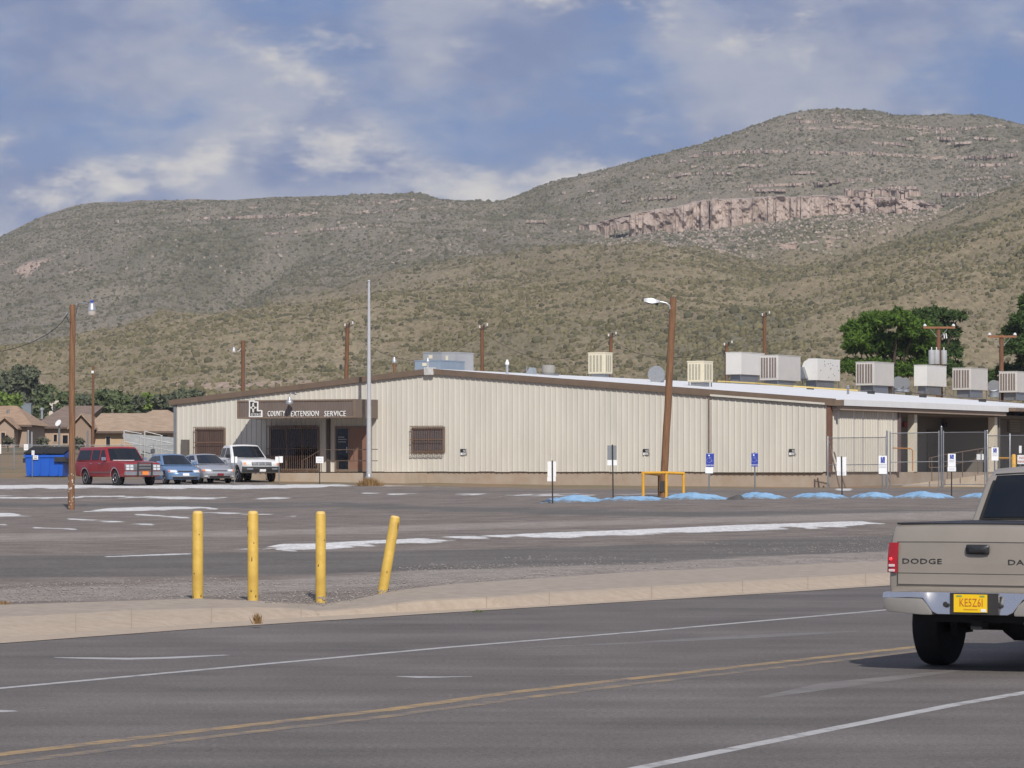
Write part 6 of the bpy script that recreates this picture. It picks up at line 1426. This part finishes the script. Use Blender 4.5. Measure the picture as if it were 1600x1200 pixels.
for k, (px, yt) in enumerate(((46.5, 672), (137, 673))):
    b = onground(px, 207); e = empty('fence_post', b, 0, ['tall pale twin post above the dumpster', 'tall grey post left of the bleachers'][k], 'post'); H = (HY-yt)*207/F+HC-b.z
    for j, dx in enumerate((-.09, .12) if k == 0 else (0,)): MB().tube([(dx, 0, -.2), (dx, 0, H-.1*j)], .05, 8).build('shaft', M_alu if k == 0 else M_galv, e, smooth=True)
b = onground(92.5, 209); e = empty('dish_antenna', b, 0, 'small white dish antenna on a grey mast above the dumpster', 'dish antenna'); H = (HY-665)*209/F+HC-b.z
MB().tube([(0, 0, -.2), (0, 0, H)], .06, 8).build('mast', M_galv, e, smooth=True); MB().lathe([(.22, .08), (.20, .07), (.13, .02), (.05, 0), (.01, 0)], (0, -.1, H+.12), 'Z', 18, Matrix.Rotation(R(-38), 4, 'Z') @ Matrix.Rotation(R(60), 4, 'X') ).build('dish', M_white, e, smooth=True)

# ------------------------------------------------------------------ houses on the left
M_stuc = [mat('stucco_tan', (.40, .295, .22), .95, .06, .6), mat('stucco_pink', (.37, .275, .21), .95, .06, .6), mat('stucco_sand', (.47, .34, .22), .95, .06, .6)]
def shingle(name, c): return mat(name, c, .95, .22, 1.1, bump=.5, bsc=6, stretch=(1, 1, 5))
def house(name, label, px0, px1, ybase, yeave, ridge, Y, dep, wm, rm, over=.5, fascia=True, hipin=0):
    """ridge: (pxa, pxb, y)"""
    s = F/Y; b = P((px0+px1)/2, ybase, Y); e = empty(name, b, 0, label, 'house', 'houses beyond the field'); x0, x1 = (px0-(px0+px1)/2)/s, (px1-(px0+px1)/2)/s; he = (ybase-yeave)/s
    MB().box(x0, x1, 0, dep, -1.5, he).build('wall', wm, e)
    ra, rb, rz = (ridge[0]-(px0+px1)/2)/s, (ridge[1]-(px0+px1)/2)/s, (ybase-ridge[2])/s; o = over
    V = [(x0-o, -o, he), (x1+o, -o, he), (x1+o, dep+o, he), (x0-o, dep+o, he), (ra, dep/2, rz), (rb, dep/2, rz)]
    rf = MB().add(V, [(0, 1, 5, 4), (1, 2, 5), (2, 3, 4, 5), (3, 0, 4), (0, 3, 2, 1)]).build('roof', rm, e)
    MB().box(x0-o-.02, x1+o+.02, -o-.05, -o+.03, he-.2, he+.02).build('fascia', mat('fascia_brown', (.13, .09, .07), .8), rf)
    return e, (lambda px, py, d=0: P(px, py, Y+d)-b), rf
RA, RB, RC = shingle('shingle_orange_brown', (.35, .235, .155)), shingle('shingle_dark_brown', (.20, .145, .115)), shingle('shingle_light_brown', (.365, .265, .185))
eA, AA, rA = house('house', 'stucco house with an orange brown roof at the left edge', -90, 42, 699, 664, (-60, 12, 632), 372, 14, M_stuc[1], RA, .6)
MB().tube([AA(12.5, 647, 4), AA(12.5, 640, 4)], .16, 8).build('roof_vent', M_galv, rA)
eB, AB, rB = house('house', 'stucco house with a dark brown hip roof and arched gable garage', 58, 116, 699, 667, (88, 150, 632), 392, 15, M_stuc[0], RB, .6)
# garage wing with a gable front
def gable_wing(e, A, px0, px1, ybase, yeave, yapex, d, dep, wm, rm, door=None):
    a, b_, ap = A(px0, yeave, d), A(px1, yeave, d), A((px0+px1)/2, yapex, d); base = A(px0, ybase, d).z-1.0
    wg = MB().prism([(a.x, a.y, base), (b_.x, a.y, base), (b_.x, a.y, a.z), (ap.x, a.y, ap.z), (a.x, a.y, a.z)], (0, dep, 0)).build('garage_wing', wm, e)
    o = .45; th = .16
    V = [(a.x-o, a.y-o, a.z-o*.5), (ap.x, a.y-o, ap.z+.05), (b_.x+o, a.y-o, b_.z-o*.5)]
    V = V+[(x, y, z+th) for x, y, z in V]; V = V+[(x, y+dep+o, z) for x, y, z in V]
    MB().add(V, [(0, 1, 4, 3), (1, 2, 5, 4), (3, 4, 10, 9), (4, 5, 11, 10), (0, 6, 7, 1), (1, 7, 8, 2), (0, 3, 9, 6), (2, 8, 11, 5)]).build('wing_roof', rm, wg)
    if door:
        p0, p1 = A(door[0], door[2], d-.05), A(door[1], door[3], d-.05)
        dd = MB().box(p0.x, p1.x, a.y-.06, a.y+.02, p1.z, p0.z).build('garage_door', mat('garage_door', (.30, .20, .14), .8), wg)
        for k in range(1, 4): z = p1.z+(p0.z-p1.z)*k/4; MB().box(p0.x, p1.x, a.y-.075, a.y-.058, z-.02, z+.02).build('door_groove', M_brown, dd)
        cxm = (p0.x+p1.x)/2; rr = (p1.x-p0.x)/2*1.05
        MB().prism([(cxm+rr*math.cos(t), a.y-.09, p0.z+.12+rr*.62*math.sin(t)) for t in np.linspace(0, math.pi, 14)], (0, .12, 0)).build('arch_trim', mat('stucco_light', (.52, .38, .27), .95), wg)
        for q in (p0.x-.35, p1.x+.1): MB().box(q, q+.28, a.y-.1, a.y+.02, p1.z-.3, p0.z+.1).build('pilaster', mat('stucco_light', (.52, .38, .27), .95), wg)
    return wg
gable_wing(eB, AB, 15, 56, 699, 666, 650.5, -5, 7, M_stuc[0], RB, (24.5, 46, 674.5, 699))
gable_wing(eA, AA, -6, 22, 699, 668, 654, -3, 6, M_stuc[1], RA)
def hwin(e, A, px0, px1, y0, y1, d=-.06, name='window'):
    a, b_ = A(px0, y1, d), A(px1, y0, d); w_ = MB().box(a.x-.1, b_.x+.1, a.y-.03, a.y+.05, a.z-.1, b_.z+.1).build(name, mat('stucco_light', (.52, .38, .27), .95), e); MB().box(a.x, b_.x, a.y-.05, a.y-.025, a.z, b_.z).build('pane', M_glass, w_)
hwin(eB, AB, 84, 89, 679, 690); hwin(eB, AB, 98, 106, 680, 693); hwin(eA, AA, 2, 8, 676, 695, -3.1)
MB().tube([AB(65.5, 655, 4), AB(65.5, 641, 4)], .14, 8).lathe([(.22, 0), (.22, .25), (.1, .3)], AB(65.5, 641, 4), n=10).build('roof_vent', M_alu, rB)
eC, AC, rC = house('house', 'sand stucco house with a long light brown roof behind the red wagon', 140, 300, 702, 674, (147, 250, 644), 365, 13, M_stuc[2], RC, .7)
# raised hip on the right of its roof and the dark gable on the left
a, b_, c_, d_ = AC(205, 656, 5), AC(285, 656, 5), AC(240, 640.5, 9), AC(262, 640.5, 9)
MB().add([a, b_, b_+Vector((0, 9, 0)), a+Vector((0, 9, 0)), c_, d_], [(0, 1, 5, 4), (1, 2, 5), (2, 3, 4, 5), (3, 0, 4)]).build('upper_hip', RC, rC)
gable_wing(eC, AC, 113, 142, 702, 668, 649, -2, 10, mat('stucco_grey_brown', (.30, .215, .16), .95, .06, .6), RC)
hwin(eC, AC, 166, 172, 682, 697); hwin(eC, AC, 250, 262, 680, 692)
p = P(38.5, 642, 470); e = empty('water_tank', p, 0, 'small blue grey box tank behind the roofs at the left', 'tank'); MB().box(-.85, .85, 0, 1.5, -2, 1.0).build('tank_body', mat('tank_blue_grey', (.17, .21, .235), .6, .1, 2), e)
for k in range(4): MB().box(-.85+.55*k, -.79+.55*k, -.05, .02, -2, 1.0).build('tank_rib', M_sgrey, e)
MB().box(-.9, .9, -.05, 1.55, .95, 1.05).build('tank_rim', M_sgrey, e)
p = P(90, 640, 640); e = empty('adobe_house', p, 0, 'distant white flat roofed house among the trees', 'house', 'houses beyond the field'); W_ = 27*640/F/2
MB().box(-W_, W_, 0, 6, -3, 14*640/F).build('wall', mat('adobe_white', (.60, .53, .44), .9, .05, .5), e); MB().box(-W_*.55, W_*.35, -.05, .3, -.5, 9*640/F).build('porch_opening', M_dark, e); MB().box(W_*.5, W_*1.02, -.6, 5, -3, 18*640/F).build('side_block', mat('adobe_white', (.60, .53, .44)), e)

# ------------------------------------------------------------------ trees and bushes
def foliage_mat(name, c0, c1):
    m = bpy.data.materials.new(name); m.use_nodes = True; N = m.node_tree.nodes; L = m.node_tree.links; b = N['Principled BSDF']; b.inputs['Roughness'].default_value = .8; b.inputs['Specular IOR Level'].default_value = .15
    a = N.new('ShaderNodeAttribute'); a.attribute_name = 'tint'; r = N.new('ShaderNodeValToRGB'); e = r.color_ramp.elements; e[0].color = (*c0, 1); e[1].color = (*c1, 1); L.new(a.outputs['Fac'], r.inputs[0]); L.new(r.outputs[0], b.inputs['Base Color'])
    b.inputs['Transmission Weight'].default_value = 0; return m
def leaf_cloud(name, blobs, nper, size, m, parent, seed, needle=False):
    """many small leaf faces spread over lumpy blobs: (x, y, z, rx, rz)"""
    r = np.random.default_rng(seed); Vs = []; T = []
    for (x, y, z, rx, rz) in blobs:
        n = int(nper*(rx*rz)); d = r.normal(size=(n, 3)); d /= np.linalg.norm(d, axis=1)[:, None]; d[:, 2] = np.where(d[:, 2] < -.35, -d[:, 2]*.6, d[:, 2])
        rad = (.45+.55*r.random(n)**.45)[:, None]; lump = 1+.22*np.sin(d[:, :1]*7+seed)*np.cos(d[:, 2:]*6+x)
        c = np.array([x, y, z])+d*rad*lump*np.array([rx, rx, rz]); u = r.normal(size=(n, 3)); u = u+d*(.7 if needle else .2); u /= np.linalg.norm(u, axis=1)[:, None]
        w = np.cross(u, d+.45*r.normal(size=(n, 3))); w /= np.linalg.norm(w, axis=1)[:, None]+1e-9; sz = size*(.6+.8*r.random((n, 1)))
        tri = np.stack([c-w*sz*(.28 if needle else .5), c+w*sz*(.28 if needle else .5), c+u*sz*1.2], 1); Vs.append(tri.reshape(-1, 3)); T.append(np.repeat(np.clip(.5+.25*r.normal(size=n), 0, 1), 3))
    V = np.concatenate(Vs); t = np.concatenate(T); o = mesh_np(name, V, np.arange(len(V)).reshape(-1, 3), m, parent); vattr(o, 'tint', np.stack([t, t, t], 1)); return o
def tree(name, label, base, blobs, trunk_h, trunk_r, nper, size, m, seed, needle=False, group=None, cat='tree'):
    e = empty(name, base, 0, label, cat, group); r = random.Random(seed)
    mb = MB(); mb.tube([(0, 0, -.5), (0.05, 0, trunk_h*.5), (0, 0, trunk_h)], [trunk_r, trunk_r*.8, trunk_r*.55], 8)
    mb.build('trunk', mat('bark', (.085, .06, .045), .95, .2, 5), e, smooth=True)
    for (x, y, z, rx, rz) in blobs[:10]:
        MB().tube([(0, 0, trunk_h*.55), (x*.5, y*.5, (trunk_h*.6+z)/2), (x, y, z)], [trunk_r*.5, trunk_r*.35, trunk_r*.12], 6).build('branch', mat('bark', (.085, .06, .045)), e)
    leaf_cloud('crown', blobs, nper, size, m, e, seed, needle); return e
def px_blobs(L, px0, ybase, Y, dz=2.0, seed=1):
    s = F/Y; r = random.Random(seed); return [((x-px0)/s, r.uniform(-dz, dz), (ybase-y)/s, rx/s, rz/s) for x, y, rx, rz in L]
PINE = foliage_mat('pine_needles', (.025, .062, .010), (.115, .19, .03)); PINE2 = foliage_mat('pine_needles_dark', (.022, .045, .013), (.08, .125, .035))
def base_at(px, Y): g = onground(px, Y); return g, HY-(g.z-HC)*F/Y
g, yb = base_at(1392, 268)
L_ = [(1345, 520, 26, 22), (1372, 505, 30, 20), (1400, 503, 30, 18), (1425, 520, 28, 22), (1350, 545, 30, 18), (1380, 540, 30, 22), (1412, 548, 32, 24), (1440, 540, 22, 24), (1360, 580, 30, 20), (1395, 580, 34, 20), (1430, 580, 30, 20), (1335, 535, 18, 14), (1450, 565, 20, 20), (1330, 575, 18, 16)]
tree('pine_tree', 'big bright green pine tree above the rooftop units', g, px_blobs(L_, 1392, yb, 268, 1.8, 2), (yb-540)*268/F, .32, 1900, .24, PINE, 21, True)
g, yb = base_at(1468, 300)
L_ = [(1440, 497, 20, 14), (1465, 492, 24, 12), (1490, 496, 20, 11), (1478, 520, 24, 18), (1485, 550, 20, 22), (1470, 580, 26, 20), (1450, 515, 18, 16), (1495, 580, 14, 18)]
tree('pine_tree', 'darker pine tree behind the transformers', g, px_blobs(L_, 1468, yb, 300, 1.8, 3), (yb-520)*300/F, .3, 1600, .26, PINE2, 22, True)
g, yb = base_at(1610, 290)
L_ = [(1605, 480, 16, 22), (1592, 505, 20, 16), (1578, 520, 15, 12), (1610, 520, 26, 30), (1588, 548, 24, 20), (1612, 560, 26, 26), (1575, 580, 18, 12), (1600, 585, 24, 18), (1545, 592, 14, 14)]
tree('pine_tree', 'dark pine tree cut by the right edge of the picture', g, px_blobs(L_, 1610, yb, 290, 1.8, 4), (yb-520)*290/F, .3, 1600, .26, PINE2, 23, True)
BR = [foliage_mat('broadleaf_dark', (.075, .09, .058), (.15, .165, .105)), foliage_mat('broadleaf_mid', (.07, .095, .045), (.15, .18, .085)), foliage_mat('broadleaf_bright', (.085, .14, .025), (.19, .25, .06))]
TR = [(-20, 600, 34, 40, 470, 0, 'dark tree at the left edge behind the orange roof'), (38, 593, 24, 40, 480, 0, 'tall dark tree behind the orange brown roof'), (12, 622, 18, 18, 455, 2, 'bright green bush between the left roofs'), (66, 612, 18, 26, 500, 1, 'grey green tree beside the distant white house'), (104, 620, 14, 16, 470, 1, 'small tree left of the left light pole'), (126, 622, 16, 16, 520, 0, 'dark small tree right of the left light pole'),
      (160, 618, 16, 20, 450, 1, 'round green tree right of the thin pole'), (186, 620, 20, 22, 440, 1, 'broad green tree behind the long light brown roof'), (212, 625, 14, 14, 445, 0, 'dark tree in the middle of the row over the long roof'), (230, 620, 16, 14, 450, 2, 'bright yellow green tree over the long roof'), (254, 624, 18, 18, 440, 0, 'dark tree over the right end of the long roof'), (275, 618, 18, 20, 450, 0, 'dark tree touching the left corner of the building'), (300, 615, 20, 16, 470, 0, 'dark tree just behind the left roof slope')]
for i, (px, yc, rx, rz, Y, k, lab) in enumerate(TR):
    g, yb = base_at(px, Y); r = random.Random(100+i); s = F/Y
    rz *= .82; yc += 5
    L_ = [(px+r.uniform(-.6, .6)*rx, yc+r.uniform(-.55, 1.5)*rz, rx*r.uniform(.4, .65), rz*r.uniform(.3, .5)) for _ in range(17)]
    tree('broadleaf_tree', lab, g, px_blobs(L_, px, yb, Y, 1.2, i), (yb-yc)/s, .2, 300, .42, BR[k], 60+i, False, 'trees behind the houses')
GRB = foliage_mat('grey_shrub', (.06, .065, .045), (.15, .15, .11)); DRY = foliage_mat('dry_grass', (.16, .095, .04), (.36, .23, .11))
for i, (px, yc, rx, rz, Y, lab) in enumerate(((66, 690, 9, 10, 300, 'grey green shrub before the dark roofed house'), (124, 692, 12, 12, 300, 'large grey green shrub before the dark gable'), (12, 688, 9, 9, 320, 'small grey shrub before the orange roofed house'))):
    g, yb = base_at(px, Y); L_ = [(px+random.uniform(-.5, .5)*rx, yc+random.uniform(-.4, .6)*rz, rx*.55, rz*.5) for _ in range(7)]
    tree('shrub', lab, g, px_blobs(L_, px, yb, Y, .4, i), .6, .05, 700, .2, GRB, 90+i, False, 'shrubs before the houses', 'shrub')
def grass_tuft(px, yb, Y, w, h, n, label, m, seed, name='dry_grass_tuft'):
    b = P(px, yb, Y); r = np.random.default_rng(seed); s = F/Y; V = []; W = w/s/2; Hh = h/s
    for k in range(n):
        x, y = r.normal(0, W*.45), r.normal(0, W*.35); a = r.uniform(0, 6.28); hh = Hh*r.uniform(.45, 1)*math.exp(-(x/W)**2*.8); lx, ly = r.normal(0, .25)*hh+x*.3, r.normal(0, .25)*hh; t = .012*max(1, Y/120)
        V += [(x-t*math.cos(a), y-t*math.sin(a), -.04), (x+t*math.cos(a), y+t*math.sin(a), -.04), (x+lx, y+ly, hh)]
    V = np.array(V); o = mesh_np(name, V, np.arange(len(V)).reshape(-1, 3), m); o.location = b; tt = np.repeat(r.random(n), 3); vattr(o, 'tint', np.stack([tt]*3, 1)); return tag(o, label, 'dry grass')
grass_tuft(577, 760, 168.6, 36, 17, 900, 'clump of dry tan weeds round the foot of the flagpole', DRY, 5)
grass_tuft(402, 969, 39.4, 14, 14, 60, 'thin dry weed growing on the kerb face', DRY, 6)
grass_tuft(6, 944, 42.0, 34, 7, 90, 'dry weed at the left edge behind the kerb', DRY, 7)
grass_tuft(748, 956, 43.8, 18, 5, 60, 'small green weed in the gutter', BR[1], 8); grass_tuft(684, 961, 43.2, 10, 4, 40, 'tiny weed in the gutter left of the green weed', BR[0], 9)
# loose stones on the gravel behind the kerb
def stones():
    n = 14000; u = rng.uniform(-40, 1500, n); v0 = KB(u); v = v0-rng.uniform(2, 34, n)**1.0; z0 = .19
    Y = (HC-z0)*F/(v-HY); X = (u-800)/F*Y; z = G(X, Y); r_ = .005+.014*rng.random(n)**4
    oc = np.array([(1, 0, 0), (-1, 0, 0), (0, 1, 0), (0, -1, 0), (0, 0, 1), (0, 0, -1)], float); fc = np.array([(0, 2, 4), (2, 1, 4), (1, 3, 4), (3, 0, 4), (2, 0, 5), (1, 2, 5), (3, 1, 5), (0, 3, 5)])
    V = oc[None]*r_[:, None, None]*(1+.5*(rng.random((n, 6, 1))-.5)); V[:, :, 2] *= .7; V += np.stack([X, Y, z+r_*.2], -1)[:, None]
    o = mesh_np('gravel', V.reshape(-1, 3), (fc[None]+6*np.arange(n)[:, None, None]).reshape(-1, 3), mat('gravel_stone', (.20, .175, .155), .95, c2=(.38, .345, .31), sc=60)); tag(o, 'loose pale gravel scattered behind the kerb', 'gravel', kind='stuff')
stones()

# ------------------------------------------------------------------ the air between here and the hills
def haze():
    o = MB().box(-1600, 1700, -120, 4200, -3, 420).build('haze', None); tag(o, 'thin pale desert haze over the whole valley', 'haze', kind='stuff')
    m = bpy.data.materials.new('haze_air'); m.use_nodes = True; N = m.node_tree.nodes; L = m.node_tree.links; N.remove(N['Principled BSDF'])
    v = N.new('ShaderNodeVolumePrincipled'); v.inputs['Color'].default_value = (.80, .87, 1.0, 1); v.inputs['Density'].default_value = 0.00008; v.inputs['Anisotropy'].default_value = 0.0
    L.new(v.outputs[0], N['Material Output'].inputs['Volume']); o.data.materials.append(m)
haze()
